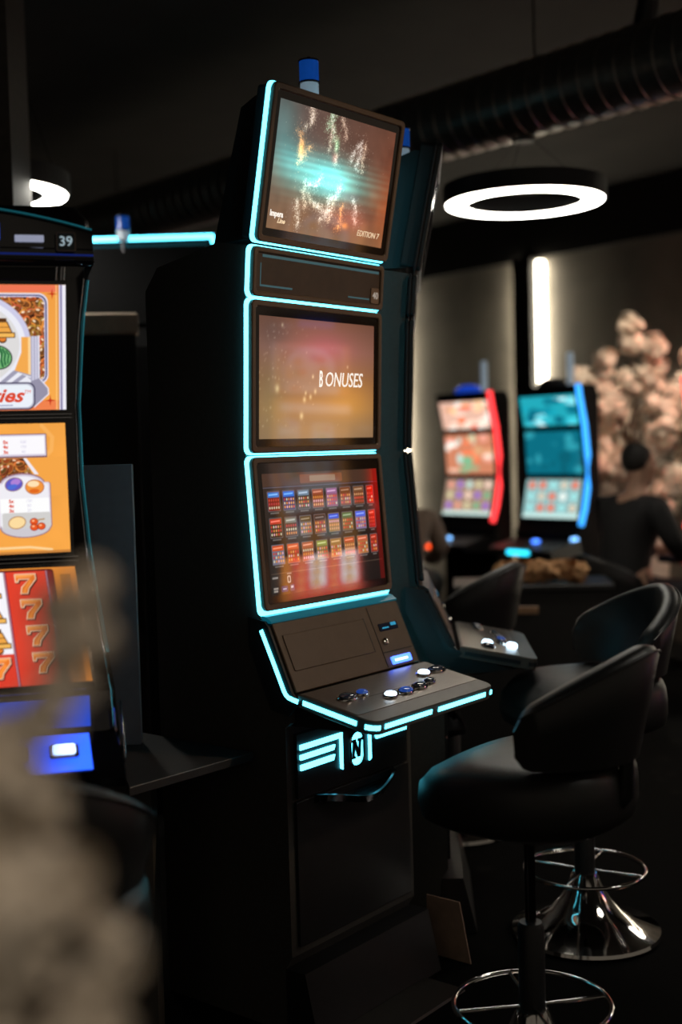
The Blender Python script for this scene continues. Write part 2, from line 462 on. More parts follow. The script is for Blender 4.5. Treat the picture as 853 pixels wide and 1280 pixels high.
added_spot((1.3, 5.2, 3.2), (.98, 6.0, .86), 60, (1.0, .72, .45), 26, 'added ceiling spotlight above the black counter')

# ------------------------------------------------------------------ the tall three-screen slot machine
ZO = 0.05
PROF = dict(top=((.117, 2.356), (.04, 1.976)), sign=((.030, 1.966), (.019, 1.842)), mid=((.017, 1.834), (0, 1.444)),
            low=((0, 1.434), (.029, 1.04)), con=((.043, 1.01), (.12, .84)), deck=((.14, .838), (.369, .794)))
def pmat(key):
    (v0, z0), (v1, z1) = PROF[key]
    L = math.hypot(v0 - v1, z0 - z1)
    Yp = Vector((0, -(v0 - v1) / L, (z0 - z1) / L)); X = Vector((1, 0, 0)); Zp = X.cross(Yp)
    o = Vector((0, -v1, z1 + ZO))
    return Matrix(((X.x, Yp.x, Zp.x, o.x), (X.y, Yp.y, Zp.y, o.y), (X.z, Yp.z, Zp.z, o.z), (0, 0, 0, 1))), L
W = 0.55

def pic_top():
    c = Canvas(0, 485, 0, 316, 320, 210, (88, 68, 58))
    gx = c.X / 485; gy = c.Y / 316
    c.C[:] = np.array((92, 78, 74.)) * (1 - gx[..., None]) + np.array((104, 62, 46.)) * gx[..., None]
    c.blend(np.clip(gy * 1.3 - 0.35, 0, 1) * 0.75, (150, 108, 72))
    c.glow(485, 190, 50, 110, (34, 0, -10)); c.glow(330, 250, 90, 40, (40, 8, 12))
    n = c.noise(60, 3); c.C *= (0.8 + 0.4 * n)[..., None]
    st = c.noise(14, 5, 2)
    for (x, y, rx, ry, a) in ((220, 165, 160, 52, .9), (215, 160, 125, 50, 1.0), (60, 140, 70, 50, .6), (20, 60, 60, 80, .5), (240, 168, 60, 28, .6)):
        c.add(np.exp(-((c.X - x) / rx) ** 2 - ((c.Y - y) / ry) ** 2) * a, (18, 92, 96))
    bands = 0.5 + 0.5 * np.sin(c.Y * 0.32 + 2 * np.sin(c.Y * .05))
    c.add(np.exp(-((c.X - 230) / 210) ** 2 - ((c.Y - 165) / 55) ** 2) * bands, (18, 44, 42))
    rg = np.random.default_rng(4)
    spl = np.zeros((c.ny, c.nx, 3))
    starts = [(100, 60, 0), (105, 130, 3), (130, 40, 1), (190, 50, 2), (225, 70, 2), (270, 60, 1), (300, 110, 4), (335, 130, 4), (355, 130, 1), (110, 230, 4), (150, 210, 1), (235, 215, 4), (250, 205, 1), (290, 220, 3), (330, 200, 4), (90, 150, 3), (210, 100, 0), (175, 230, 4), (240, 130, 0), (195, 160, 4), (270, 170, 4), (130, 180, 1)]
    cols = [(70, 70, 60), (80, 76, 66), (56, 90, 70), (92, 56, 26), (80, 88, 86)]
    for k, (sx, sy, ci) in enumerate(starts):
        x, y = sx, sy; a = rg.uniform(-.5, .5) + (math.pi / 2 if sy > 150 else -math.pi / 2)
        for t in range(110):
            a += rg.normal(0, .10); x += math.cos(a) * .7; y += math.sin(a) * .7
            for q in range(11):
                w_ = rg.standard_t(2) * 4.2
                ix = int((x + w_ + 4 * math.sin(t * .21 + k)) / 485 * (c.nx - 1)); iy = int((y + rg.standard_t(2) * 4.2) / 316 * (c.ny - 1))
                if 0 <= ix < c.nx and 0 <= iy < c.ny: spl[iy, ix] += np.array(cols[ci]) * rg.random() ** 3 * 1.7
    blur = spl * .5
    blur[1:] += spl[:-1] * .12; blur[:-1] += spl[1:] * .12; blur[:, 1:] += spl[:, :-1] * .12; blur[:, :-1] += spl[:, 1:] * .12
    c.C += np.minimum(blur, 150)
    c.glow(100, 105, 11, 20, (150, 75, 10)); c.glow(310, 275, 14, 9, (110, 60, 10)); c.glow(238, 75, 10, 18, (20, 80, 50)); c.glow(235, 110, 12, 14, (70, 10, 10))
    return c

def pic_mid():
    c = Canvas(0, 485, 0, 316, 160, 105, (150, 105, 75))
    gy = (c.Y / 316)[..., None]; gx = (c.X / 485)[..., None]
    stops = [(0, (128, 84, 66)), (.25, (158, 106, 88)), (.5, (166, 114, 76)), (.75, (182, 132, 84)), (1, (164, 128, 92))]  # warm gradient paints the orange reflection on the glass into the picture
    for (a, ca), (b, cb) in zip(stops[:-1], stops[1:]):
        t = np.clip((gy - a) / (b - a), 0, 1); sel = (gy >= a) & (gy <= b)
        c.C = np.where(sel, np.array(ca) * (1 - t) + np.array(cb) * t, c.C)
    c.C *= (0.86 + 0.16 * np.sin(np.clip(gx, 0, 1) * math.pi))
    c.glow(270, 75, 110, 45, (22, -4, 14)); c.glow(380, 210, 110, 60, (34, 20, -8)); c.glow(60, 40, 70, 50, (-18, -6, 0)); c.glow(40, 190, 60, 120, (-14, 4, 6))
    rg = np.random.default_rng(9)
    for k in range(90):
        x, y = abs(rg.normal(0, 110)), rg.uniform(0, 300)
        c.glow(x, y, 1.6 + rg.random() * 1.5, 2 + rg.random() * 1.5, (60, 65, 60), rg.random() * .6)
    for (x, y, r) in ((70, 185, 8), (180, 212, 6), (205, 205, 5), (225, 190, 5), (185, 195, 4), (168, 256, 7), (215, 150, 4), (365, 120, 3), (90, 20, 4)):
        c.glow(x, y, r, r * 1.3, (62, 70, 58))
    return c

def pic_low():
    c = Canvas(0, 490, 0, 318, 330, 214, (50, 38, 32))
    gy = (c.Y / 318)[..., None]
    c.C = np.array((54, 40, 33.)) * (1 - gy) + np.array((30, 24, 22.)) * gy
    c.C = np.repeat(np.ones_like(c.X)[..., None], 3, 2) * c.C
    c.rect(0, 490, 0, 34, (74, 50, 38)); c.rect(150, 330, 6, 30, (122, 70, 44), 4); c.rect(190, 300, 10, 26, (150, 120, 96), 3)
    c.rect(0, 490, 36, 38, (120, 118, 150), 0, .6)
    rg = np.random.default_rng(21)
    heads = [(60, 120, 200), (40, 110, 210), (110, 130, 150), (150, 70, 40), (150, 100, 140), (110, 60, 30), (120, 80, 50), (160, 40, 20),
             (190, 60, 40), (120, 120, 110), (90, 70, 40), (60, 46, 40), (50, 80, 200), (90, 110, 70), (80, 100, 220), (170, 50, 30),
             (200, 80, 40), (210, 90, 50), (170, 90, 60), (130, 140, 70), (150, 110, 60), (170, 70, 40), (190, 90, 60), (160, 50, 30)]
    bodies = [(120, 36, 26), (60, 46, 90), (64, 56, 46), (130, 62, 30), (140, 80, 110), (120, 60, 40), (110, 60, 36), (150, 40, 26),
              (70, 50, 34), (80, 50, 36), (110, 100, 90), (120, 70, 50), (150, 110, 60), (110, 90, 60), (130, 110, 150), (150, 40, 30),
              (110, 110, 130), (160, 70, 40), (150, 80, 50), (120, 100, 60), (160, 110, 60), (150, 90, 50), (170, 110, 60), (140, 50, 30)]
    dots = [(190, 70, 50), (180, 60, 60), (200, 190, 160), (210, 130, 60), (220, 160, 170), (220, 150, 90), (210, 150, 100), (220, 80, 60)]
    k = 0
    for row in range(3):
        for col in range(8):
            x0 = 16 + col * 60; y0 = 48 + row * 70; w = 46 if col < 7 else 30; h = 50
            c.rect(x0 - 2, x0 + w + 2, y0 - 2, y0 + h + 2, (96, 92, 96), 3)
            c.rect(x0, x0 + w, y0, y0 + h, bodies[k], 2)
            c.rect(x0 + 1, x0 + w - 1, y0 + 1, y0 + 15, heads[k], 2)
            c.line([(x0 + 6, y0 + 8), (x0 + w - 8, y0 + 7)], 4, tuple(min(255, v + 70) for v in heads[k]))
            for i in range(5 if w > 40 else 3):
                for j in range(3):
                    cc = dots[(k + i * (k % 3) + j) % 8]
                    c.ell(x0 + 5.5 + i * 8.8, y0 + 22 + j * 10, 3.0, 3.6, cc)
            c.rect(x0 + 6, x0 + w - 6, y0 + h + 4, y0 + h + 8, (120, 116, 112), 1, .8)
            k += 1
    c.line([(6, 262), (484, 262)], 1.5, (120, 100, 84), .8)
    c.rect(66, 80, 270, 290, (170, 165, 160), 5); c.rect(70, 76, 274, 286, (30, 26, 24), 3)
    c.rect(8, 30, 270, 275, (150, 145, 140), 1); c.rect(66, 84, 263, 267, (130, 125, 120), 1)
    c.rect(8, 32, 296, 312, (40, 40, 44), 3); c.rect(10, 28, 298, 303, (160, 150, 140), 1); c.rect(10, 26, 305, 310, (160, 150, 140), 1)
    c.rect(40, 66, 296, 312, (26, 44, 96), 4); c.rect(46, 60, 302, 306, (150, 165, 200), 1)
    c.rect(74, 92, 294, 312, (60, 66, 90), 4); c.rect(78, 88, 298, 304, (190, 190, 200), 1)
    c.glow(490, 60, 40, 120, (120, -14, -18)); c.rect(470, 490, 0, 318, (130, 16, 12), 0, .55)  # red edge strip and glow: a reflection painted into the picture
    return c

def oval(cx, cy, rx, ry, n=20):
    return [(cx + rx * math.cos(2 * math.pi * k / n), cy + ry * math.sin(2 * math.pi * k / n)) for k in range(n)]

def tall_machine(lit=True, numbered=True, dep=.38):
    root = empty('slot_machine', (0, 0, 0))
    LS = M_CYAN if lit else M_DARKACR
    # --- cabinet body: lower box, upper spine
    def side_prof(bm, pts, u0_, u1_):
        loft(bm, [[(u0_, -v, z) for v, z in pts], [(u1_, -v, z) for v, z in pts]])
    part('cabinet', M_SIDE, root, lambda bm: side_prof(bm, [(-dep, 0.0), (.06, 0.0), (.06, .17), (.08, .20), (.08, .795), (.10, .81), (.10, .86), (.02, 1.05), (.001, 1.09), (-.026, 1.48), (-.026, 1.5), (-.010, 1.88), (.004, 2.02), (-.10, 2.04), (.05 - dep, 2.0), (-dep, 1.94)], .004, .546))
    part('console_cheek', M_CAB, root, lambda bm: side_prof(bm, [(-.03, 1.075), (.028, 1.065), (.040, 1.050), (.112, .890), (.125, .876), (.140, .870), (.10, .83), (.04, .84), (-.03, 1.0)], -.004, .004))
    part('console_cheek', M_CAB, root, lambda bm: side_prof(bm, [(-.03, 1.075), (.028, 1.065), (.040, 1.050), (.112, .890), (.125, .876), (.140, .870), (.10, .83), (.04, .84), (-.03, 1.0)], .546, .554))
    part('plinth', M_CAB, root, lambda bm: side_prof(bm, [(.062, 0.0), (.166, 0.0), (.126, .17), (.062, .17)], .0, .55))
    if lit: part('foot_plate', M_PLINTH, root, lambda bm: side_prof(bm, [(.167, 0.001), (.30, 0.001), (.296, .007), (.167, .007)], .08, .47))
    part('door_panel', M_CAB, root, lambda bm: box(bm, .03, .52, -.089, -.079, .22, .60, ch=0.003))
    # --- monitors and sign
    for key, nm, rm, bot in (('top', 'top_monitor', .014, .0045), ('sign', 'number_panel', .012, .0045), ('mid', 'middle_monitor', .014, .0045), ('low', 'lower_monitor', .014, .012)):
        Mp, L = pmat(key)
        out = rrect(W / 2, L / 2, W, L, rm); ins = .016 if key != 'sign' else .014
        inn = rrect(W / 2, L / 2, W - 2 * ins, L - 2 * ins, .008)
        bz = part(nm, M_BEZ if lit else M_CAB, root, lambda bm: ringprism(bm, out, inn, -.011, 0, Mp, ch=.0025))
        part('rear_housing', M_CAB, bz, lambda bm: prism(bm, rrect(W / 2, L / 2, W - .012, L - .012, .012), -.065 if key == 'top' else -.030, -.0235, Mp, ch=.002))
        topo = .0015 if key == 'top' else .0045
        part('light_strip', LS, root, lambda bm: prism(bm, rrect(W / 2, L / 2 + (topo - bot) / 2, W + .014, L + topo + bot, .018, 6), -.0235, -.0165, Mp, ch=.001))
        part('strip_backing', M_CAB, root, lambda bm: prism(bm, rrect(W / 2, L / 2, W - .006, L - .006, .014), -.0164, -.0112, Mp))
        if key == 'sign':
            part('sign_face', mat('smoked_sign_face', (0.060, 0.042, 0.028), 0.35), bz, lambda bm: prism(bm, inn, -.0105, -.006, Mp))
            part('sign_line', M_TEALLINE if lit else M_GROOVE, bz, lambda bm: box(bm, .038, .530, .100, .107, -.0062, -.0054, Mp))
            part('sign_line', M_TEALLINE if lit else M_GROOVE, bz, lambda bm: box(bm, .031, .157, .026, .031, -.0062, -.0054, Mp))
            part('sign_line', M_TEALLINE if lit else M_GROOVE, bz, lambda bm: box(bm, .394, .490, .025, .029, -.0062, -.0054, Mp))
            part('sign_line', M_TEALLINE if lit else M_GROOVE, bz, lambda bm: box(bm, .031, .034, .026, .085, -.0062, -.0054, Mp))
            if numbered:
                pl = part('number_plate', M_PLATE2, root, lambda bm: prism(bm, rrect(.514, .038, .038, .044, .005), -.0062, -.003, Mp, ch=.001))
                text_mesh('40', .026, Mp @ Matrix.Translation((.514, .038, -.0024)), 'number', M_TEXTDIM, pl, bold=.0004)
            continue
        part('glass', M_GLASS, bz, lambda bm: prism(bm, inn, -.0105, -.0055, Mp))
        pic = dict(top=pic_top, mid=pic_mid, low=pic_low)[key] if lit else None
        x0, x1 = (.031, .516) if key != 'low' else (.034, .524)
        if pic:
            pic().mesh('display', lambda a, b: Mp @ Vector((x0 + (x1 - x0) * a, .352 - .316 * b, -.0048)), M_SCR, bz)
            if key == 'top':
                text_mesh('Impera', .021, Mp @ Matrix.Translation((.064, .074, -.004)), 'caption', M_TEXT, bz, width=.85, bold=.0006)
                text_mesh('Line', .017, Mp @ Matrix.Translation((.083, .058, -.004)), 'caption', M_TEXTGOLD, bz, shear=.4, bold=.0005)
                text_mesh('EDITION 7', .022, Mp @ Matrix.Translation((.447, .065, -.004)), 'caption', M_TEXTGOLD, bz, shear=.2, width=.95)
            if key == 'mid':
                text_mesh('B', .062, Mp @ Matrix.Translation((.278, .194, -.004)), 'caption', M_TEXT, bz, shear=.12, width=.45, bold=.001)
                text_mesh('ONUSES', .056, Mp @ Matrix.Translation((.378, .194, -.004)), 'caption', M_TEXT, bz, shear=.2, width=.80)
        else:
            part('display', M_GLASS, bz, lambda bm: box(bm, x0, x1, .036, .352, -.0055, -.0048, Mp))
    part('monitor_back_cover', M_CAB, root, lambda bm: side_prof(bm, [(.082, 2.385), (.012, 2.04), (-.13, 2.04), (-.02, 2.37), (.03, 2.39)], .02, .53))
    # ledge between lower monitor and console
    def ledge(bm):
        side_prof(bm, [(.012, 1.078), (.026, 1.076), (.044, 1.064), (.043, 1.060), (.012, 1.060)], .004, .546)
    part('console_ledge', M_LEDGEGLOW if lit else M_CAB, root, ledge)  # plain ledge; its faint emission paints in the strip's reflection
    # --- console
    Mp, L = pmat('con')
    con = part('console', M_CON if lit else M_CAB, root, lambda bm: prism(bm, rrect(W / 2, L / 2, W - .014, L, .006), -.03, 0, Mp, ch=.002))
    part('printer_cover', M_CON, con, lambda bm: prism(bm, rrect(.196, .1025, .338, .098, .004), 0, .0025, Mp, ch=.0015))
    part('groove', M_GROOVE, con, lambda bm: box(bm, .3655, .369, .054, .152, 0, .0012, Mp))
    part('groove', M_GROOVE, con, lambda bm: box(bm, .397, .400, .004, .180, 0, .0008, Mp))
    part('groove', M_GROOVE, con, lambda bm: box(bm, .400, .534, .0445, .0475, 0, .0008, Mp))
    part('bill_window', M_BTNDK, con, lambda bm: prism(bm, rrect(.463, .117, .086, .022, .003), -.001, .003, Mp, ch=.001))
    part('bill_lamp', mat('teal_window_glint', (0.05, 0.2, 0.3), 0.2, emit=(0.02, 0.28, 0.5), strength=0.8), con, lambda bm: (box(bm, .432, .462, .112, .116, .003, .0036, Mp), box(bm, .474, .498, .117, .126, .003, .0036, Mp)))
    def lock(bm):
        lathe(bm, [(.010, 0), (.010, .006), (.007, .008), (.0001, .008)], 18, Mp @ Matrix.Translation((.423, .076, 0)))
    part('key_lock', M_CHROME, con, lock, smooth=35)
    slot = part('ticket_slot', M_BLUEGLOW if lit else M_BTNDK, con, lambda bm: prism(bm, rrect(.466, .019, .088, .022, .003), -.001, .006, Mp, ch=.001))
    part('slot_lip', M_BLUEWHITE if lit else M_BTNDK, slot, lambda bm: box(bm, .432, .490, .015, .021, .006, .0075, Mp))
    # --- deck
    Mp, L = pmat('deck')
    dk_out = []
    r = .032
    for (sx, a0) in ((1, -90), (1, None), (0, None), (0, 180)):
        if a0 is None:
            dk_out.append((W if sx else 0, L + .008)); continue
        cx = W - r if sx else r
        for k in range(7):
            a = math.radians(a0 + 90 * k / 6); dk_out.append((cx + r * math.cos(a), r + r * math.sin(a)))
    deck = part('deck', M_DECKB, root, lambda bm: prism(bm, dk_out, -.036, 0, Mp, ch=.003))
    part('deck_plate', M_DECK, deck, lambda bm: prism(bm, rrect(W / 2, .144, W - .012, .176, .004), 0, .0012, Mp))
    part('deck_seam', M_GROOVE, deck, lambda bm: box(bm, .10, .44, .128, .1292, .0012, .0016, Mp))
    for (u, y, rx, ry, kind) in ((.082, .150, .031, .021, 'd'), (.142, .150, .021, .015, 'b'), (.198, .100, .023, .016, 'l'), (.263, .098, .028, .017, 'b'), (.333, .103, .029, .017, 'd'), (.392, .112, .020, .014, 'd'), (.437, .164, .024, .017, 'l'), (.503, .166, .033, .019, 'd')):
        bt = part('button', M_CHROME, deck, lambda bm: loft(bm, [[(x, yy, z) for x, yy in oval(u, y, rx * k, ry * k, 24)] for k, z in ((1.12, .0012), (1.12, .004), (1.0, .008), (.88, .008), (.86, .004))], Mp), smooth=40)
        lm = {'d': M_BTNDK, 'b': M_BTNBL, 'l': M_BTNLIT if lit else M_BTNDK}[kind]
        part('lens', lm, bt, lambda bm: loft(bm, [[(x, yy, z) for x, yy in oval(u, y, rx * k, ry * k, 24)] for k, z in ((.86, .004), (.84, .010), (.70, .0125), (.4, .0135), (.02, .014))], Mp), smooth=50)
    # deck edge light segments
    def seg_front(bm, a, b): box(bm, a, b, -.0022, .002, -.024, -.012, Mp)
    for a, b in ((.045, .245), (.275, .50), ):
        part('light_strip', LS, deck, lambda bm: seg_front(bm, a, b))
    part('light_strip', LS, deck, lambda bm: box(bm, .526, .536, .0, .004, -.024, -.012, Mp))
    for side in (0, 1):
        x = (-.0022, .002) if side == 0 else (W - .002, W + .0022)
        part('light_strip', LS, deck, lambda bm: box(bm, x[0], x[1], .052, L - .010, -.024, -.012, Mp))
    def corner(bm):
        lo = []
        for k in range(9):
            a = math.radians(190 + 70 * k / 8)
            lo.append([(r + (r + dr) * math.cos(a), r + (r + dr) * math.sin(a), z) for dr, z in ((.0022, -.024), (.0022, -.012), (-.002, -.012), (-.002, -.024))])
        loft(bm, lo, Mp)
    part('light_strip', LS, deck, corner)
    # console side light: ribbon on the left cheek
    def ribbon(bm, u_, du, pts, w):
        lo = []
        P = [Vector((v, z)) for v, z in pts]
        for i, p in enumerate(P):
            d = (P[min(i + 1, len(P) - 1)] - P[max(i - 1, 0)]).normalized(); nn = Vector((d.y, -d.x)) * w / 2
            a, b = p + nn, p - nn
            lo.append([(u_, -a.x, a.y), (u_ + du, -a.x, a.y), (u_ + du, -b.x, b.y), (u_, -b.x, b.y)])
        loft(bm, lo)
    rp = [(.016, 1.043), (.054, .965), (.088, .893), (.094, .884), (.102, .878), (.133, .870)]
    for u_, du in ((-.0065, .004), (.5525, .004)):
        part('light_strip', LS, root, lambda bm: ribbon(bm, u_, du, rp, .011))
    # --- deck underside and belly
    part('deck_support', M_CAB, root, lambda bm: side_prof(bm, [(.085, .80), (.085, .868), (.13, .858), (.30, .812), (.22, .805), (.10, .80)], .02, .53))
    def bar(bm, pts): loft(bm, [[(u, -.0905, z) for u, z in pts], [(u, -.0955, z) for u, z in pts]])
    belly = part('belly_panel', M_CAB, root, lambda bm: box(bm, .035, .515, -.0905, -.079, .605, .775, ch=0.003))
    bars = [[(.045, .745), (.217, .745), (.217, .645), (.208, .650), (.208, .732), (.045, .732)],
            [(.045, .719), (.186, .719), (.180, .706), (.045, .706)], [(.045, .693), (.184, .693), (.178, .679), (.045, .679)],
            [(.342, .745), (.333, .745), (.333, .645), (.342, .650)], [(.508, .712), (.362, .712), (.368, .698), (.508, .698)]]
    if lit:
        for i, b in enumerate(bars):
            part('light_bar', M_CYAN, belly, lambda bm: bar(bm, b))
    # emblem: shield with letter
    Me = Matrix.Translation((.275, -.0905, .69)) @ Matrix.Rotation(math.radians(90), 4, 'X')
    em = part('emblem', M_CHROME, belly, lambda bm: ringprism(bm, rrect(0, 0, .062, .100, .028, 6), rrect(0, 0, .050, .088, .023, 6), 0, .010, Me, ch=.002))
    part('emblem_face', LS, em, lambda bm: prism(bm, rrect(0, 0, .050, .088, .023, 6), .001, .004, Me))
    def letter(bm):
        for pts in ([(-.018, -.024), (-.008, -.024), (-.008, .024), (-.018, .024)], [(-.018, .024), (-.006, .024), (.018, -.024), (.006, -.024)], [(.008, -.024), (.018, -.024), (.018, .024), (.008, .024)],
                    [(-.024, .019), (-.006, .019), (-.006, .026), (-.024, .026)], [(.003, .019), (.024, .019), (.024, .026), (.003, .026)], [(-.023, -.026), (-.003, -.026), (-.003, -.020), (-.023, -.020)]):
            prism(bm, [(x + y * .12, y) for x, y in pts], .004, .007, Me)
    part('emblem_letter', M_GROOVE, em, letter)
    # coin tray
    def tray(bm):
        lo = []
        for k in range(17):
            t = k / 16; u = .10 + .34 * t; dv = .060 * math.sin(math.pi * t) ** .6 + .002; dz = .014 * math.cos(2 * math.pi * t)
            lo.append([(u, -.088, .60 - .02), (u, -.088 - dv, .586 + dz - .014), (u, -.088 - dv - .006, .590 + dz), (u, -.088 - dv, .592 + dz), (u, -.088 - dv + .004 * min(1, dv * 50), .578 + dz), (u, -.088, .570)])
        loft(bm, lo)
    part('coin_tray', M_DCHROME, root, tray, smooth=50)
    return root

def signal_lamp(parent, u, v, z0, stem):
    o = part('signal_lamp', M_WHITECAP, parent, lambda bm: lathe(bm, [(.024, 0), (.026, .004), (.026, .036), (.023, .040)], 24, Matrix.Translation((u, -v, z0))), smooth=40)
    part('blue_lens', M_BLUECAP, o, lambda bm: lathe(bm, [(.0255, .044), (.0275, .046), (.0275, .098), (.0255, .100)], 24, Matrix.Translation((u, -v, z0))), smooth=40)
    part('collar', M_DCHROME, o, lambda bm: lathe(bm, [(.0295, .038), (.0295, .0425), (.026, .0445)], 24, Matrix.Translation((u, -v, z0))), smooth=40)
    part('cap', M_DCHROME, o, lambda bm: lathe(bm, [(.0295, .098), (.0295, .102), (.010, .104), (.005, .112), (.001, .113)], 24, Matrix.Translation((u, -v, z0))), smooth=40)
    part('stem', M_DCHROME, o, lambda bm: lathe(bm, [(.008, -stem), (.008, 0)], 12, Matrix.Translation((u, -v, z0))), smooth=40)
    return o

TH = math.radians(38.63)
O_MAIN = Vector((-.222, 3.171, 0)); RD = Vector((math.sin(TH), math.cos(TH), 0)); ND = Vector((math.cos(TH), -math.sin(TH), 0))
RZ = math.pi / 2 - TH
main = tall_machine(True)
main.location = O_MAIN; main.rotation_euler = (0, 0, RZ)
tag(main, 'tall black slot machine with three lit screens and glowing cyan edges, number 40', 'slot machine', 'tall edge-lit slot machines')
signal_lamp(main, .392, -.10, 2.484, .46)

THB = math.radians(3.5)
twin = tall_machine(False, False, .26)
twin.location = (.219, 3.77, 0); twin.rotation_euler = (0, 0, math.pi / 2 - THB)
tag(twin, 'tall black slot machine with unlit edges right behind the number 40 machine', 'slot machine', 'tall edge-lit slot machines')
signal_lamp(twin, .150, -.01, 2.385, .36)
# its lit deck buttons
Mp, L = pmat('deck')
for (u, y) in ((.13, .15), (.16, .07)):
    part('lit_button', M_BTNLIT, twin, lambda bm: loft(bm, [[(x, yy, z) for x, yy in oval(u, y, .022 * k, .016 * k, 20)] for k, z in ((1.1, .002), (1.05, .010), (.8, .0145), (.3, .0155))], Mp), smooth=50)

rear = tall_machine(False, False, .20)
rear.location = (-.515, 5.3, 0); rear.rotation_euler = (0, 0, math.pi - 0.02)
tag(rear, 'back of a tall slot machine with a cyan lit top edge, behind the orange machine', 'slot machine', 'tall edge-lit slot machines')
M_SHADEBLACK = mat('shaded_black_back', (0.0025, 0.0025, 0.0028), 0.85, spec=0.1)  # cabinet black darkened further, painting shade onto the rear machine's back
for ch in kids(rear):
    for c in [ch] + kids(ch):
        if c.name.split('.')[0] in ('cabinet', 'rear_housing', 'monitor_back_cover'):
            c.data.materials.clear(); c.data.materials.append(M_SHADEBLACK)
Mp, L = pmat('top')
part('light_strip', M_CYAN, rear, lambda bm: prism(bm, rrect(W / 2, L - .002, W + .012, .018, .006), -.080, -.062, Mp, ch=.002))
part('light_strip', M_CYAN, rear, lambda bm: prism(bm, rrect(-.002, L - .018, .018, .036, .006), -.080, -.066, Mp, ch=.002))
signal_lamp(rear, .37, -.02, 2.40, .2)

# ------------------------------------------------------------------ the bright fruit machine, number 39
O39 = Vector((-.589, 2.85, 0)); TH39 = math.radians(75)
M_GLOSS = mat('gloss_black', (0.008, 0.008, 0.010), 0.10, spec=0.8)
M_TEALTRIM = mat('teal_chrome_trim', (0.10, 0.42, 0.50), 0.15, 1.0, emit=(0.02, 0.22, 0.28), strength=0.35)
M_STEEL = mat('polished_trim', (0.55, 0.56, 0.60), 0.10, 1.0, vary=0.03)
M_BLUEPANEL = mat('blue_lit_panel', (0.05, 0.1, 0.4), 0.15, emit=(0.01, 0.07, 0.55), strength=0.9)

def coins(c, x0, x1, y0, y1, seed, n, mask=None):
    """paint a heap of gold coins into a rectangle"""
    keep = c.C.copy()
    rg = np.random.default_rng(seed)
    c.rect(x0, x1, y0, y1, (70, 34, 16))
    for k in range(n):
        x, y = rg.uniform(x0 - 4, x1 + 4), rg.uniform(y0 - 4, y1 + 4); r = rg.uniform(5, 8); q = rg.uniform(.45, .9); a = rg.uniform(0, 3.1)
        c.ell(x + .8, y + 1, r, r * q, (58, 26, 12), rot=a)
        c.ell(x, y, r, r * q, (196 + rg.integers(-40, 40), 122 + rg.integers(-30, 30), 60), rot=a)
        c.ell(x + .5, y + .5, r * .74, r * q * .7, (132 + rg.integers(-30, 30), 70, 32), rot=a)
        c.ell(x - r * .2, y - r * .25, r * .3, r * q * .22, (255, 226, 190), rot=a)
    inside = (c.X >= x0) & (c.X <= x1) & (c.Y >= y0) & (c.Y <= y1)
    if mask is not None: inside &= mask
    c.C = np.where(inside[..., None], c.C, keep)

def star(c, x, y, r):
    c.poly([(x, y - r), (x + r * .14, y - r * .14), (x + r, y), (x + r * .14, y + r * .14), (x, y + r), (x - r * .14, y + r * .14), (x - r, y), (x - r * .14, y - r * .14)], (196, 44, 20))

def bell(c, x, y, s):
    c.rect(x - 8 * s, x + 8 * s, y - 15 * s, y - 11 * s, (90, 50, 16), 1)
    c.poly([(x - 9 * s, y - 11 * s), (x + 9 * s, y - 11 * s), (x + 15 * s, y + 3 * s), (x - 15 * s, y + 3 * s)], (70, 38, 12))
    c.poly([(x - 8 * s, y - 10 * s), (x + 8 * s, y - 10 * s), (x + 13.5 * s, y + 2 * s), (x - 13.5 * s, y + 2 * s)], (240, 168, 74))
    c.poly([(x - 8 * s, y - 10 * s), (x - 3 * s, y - 10 * s), (x - 6 * s, y + 2 * s), (x - 13.5 * s, y + 2 * s)], (255, 214, 140))
    c.line([(x - 11 * s, y - 4 * s), (x + 11 * s, y - 4 * s)], .8 * s, (120, 70, 24))
    c.ell(x + 3 * s, y + 11 * s, 5 * s, 4.5 * s, (70, 38, 12)); c.ell(x + 3 * s, y + 10 * s, 4 * s, 3.6 * s, (230, 130, 50))
    c.rect(x - 18 * s, x + 18 * s, y + 2.4 * s, y + 9 * s, (70, 38, 12), 1); c.rect(x - 17 * s, x + 17 * s, y + 3.4 * s, y + 8 * s, (246, 186, 92), 1)

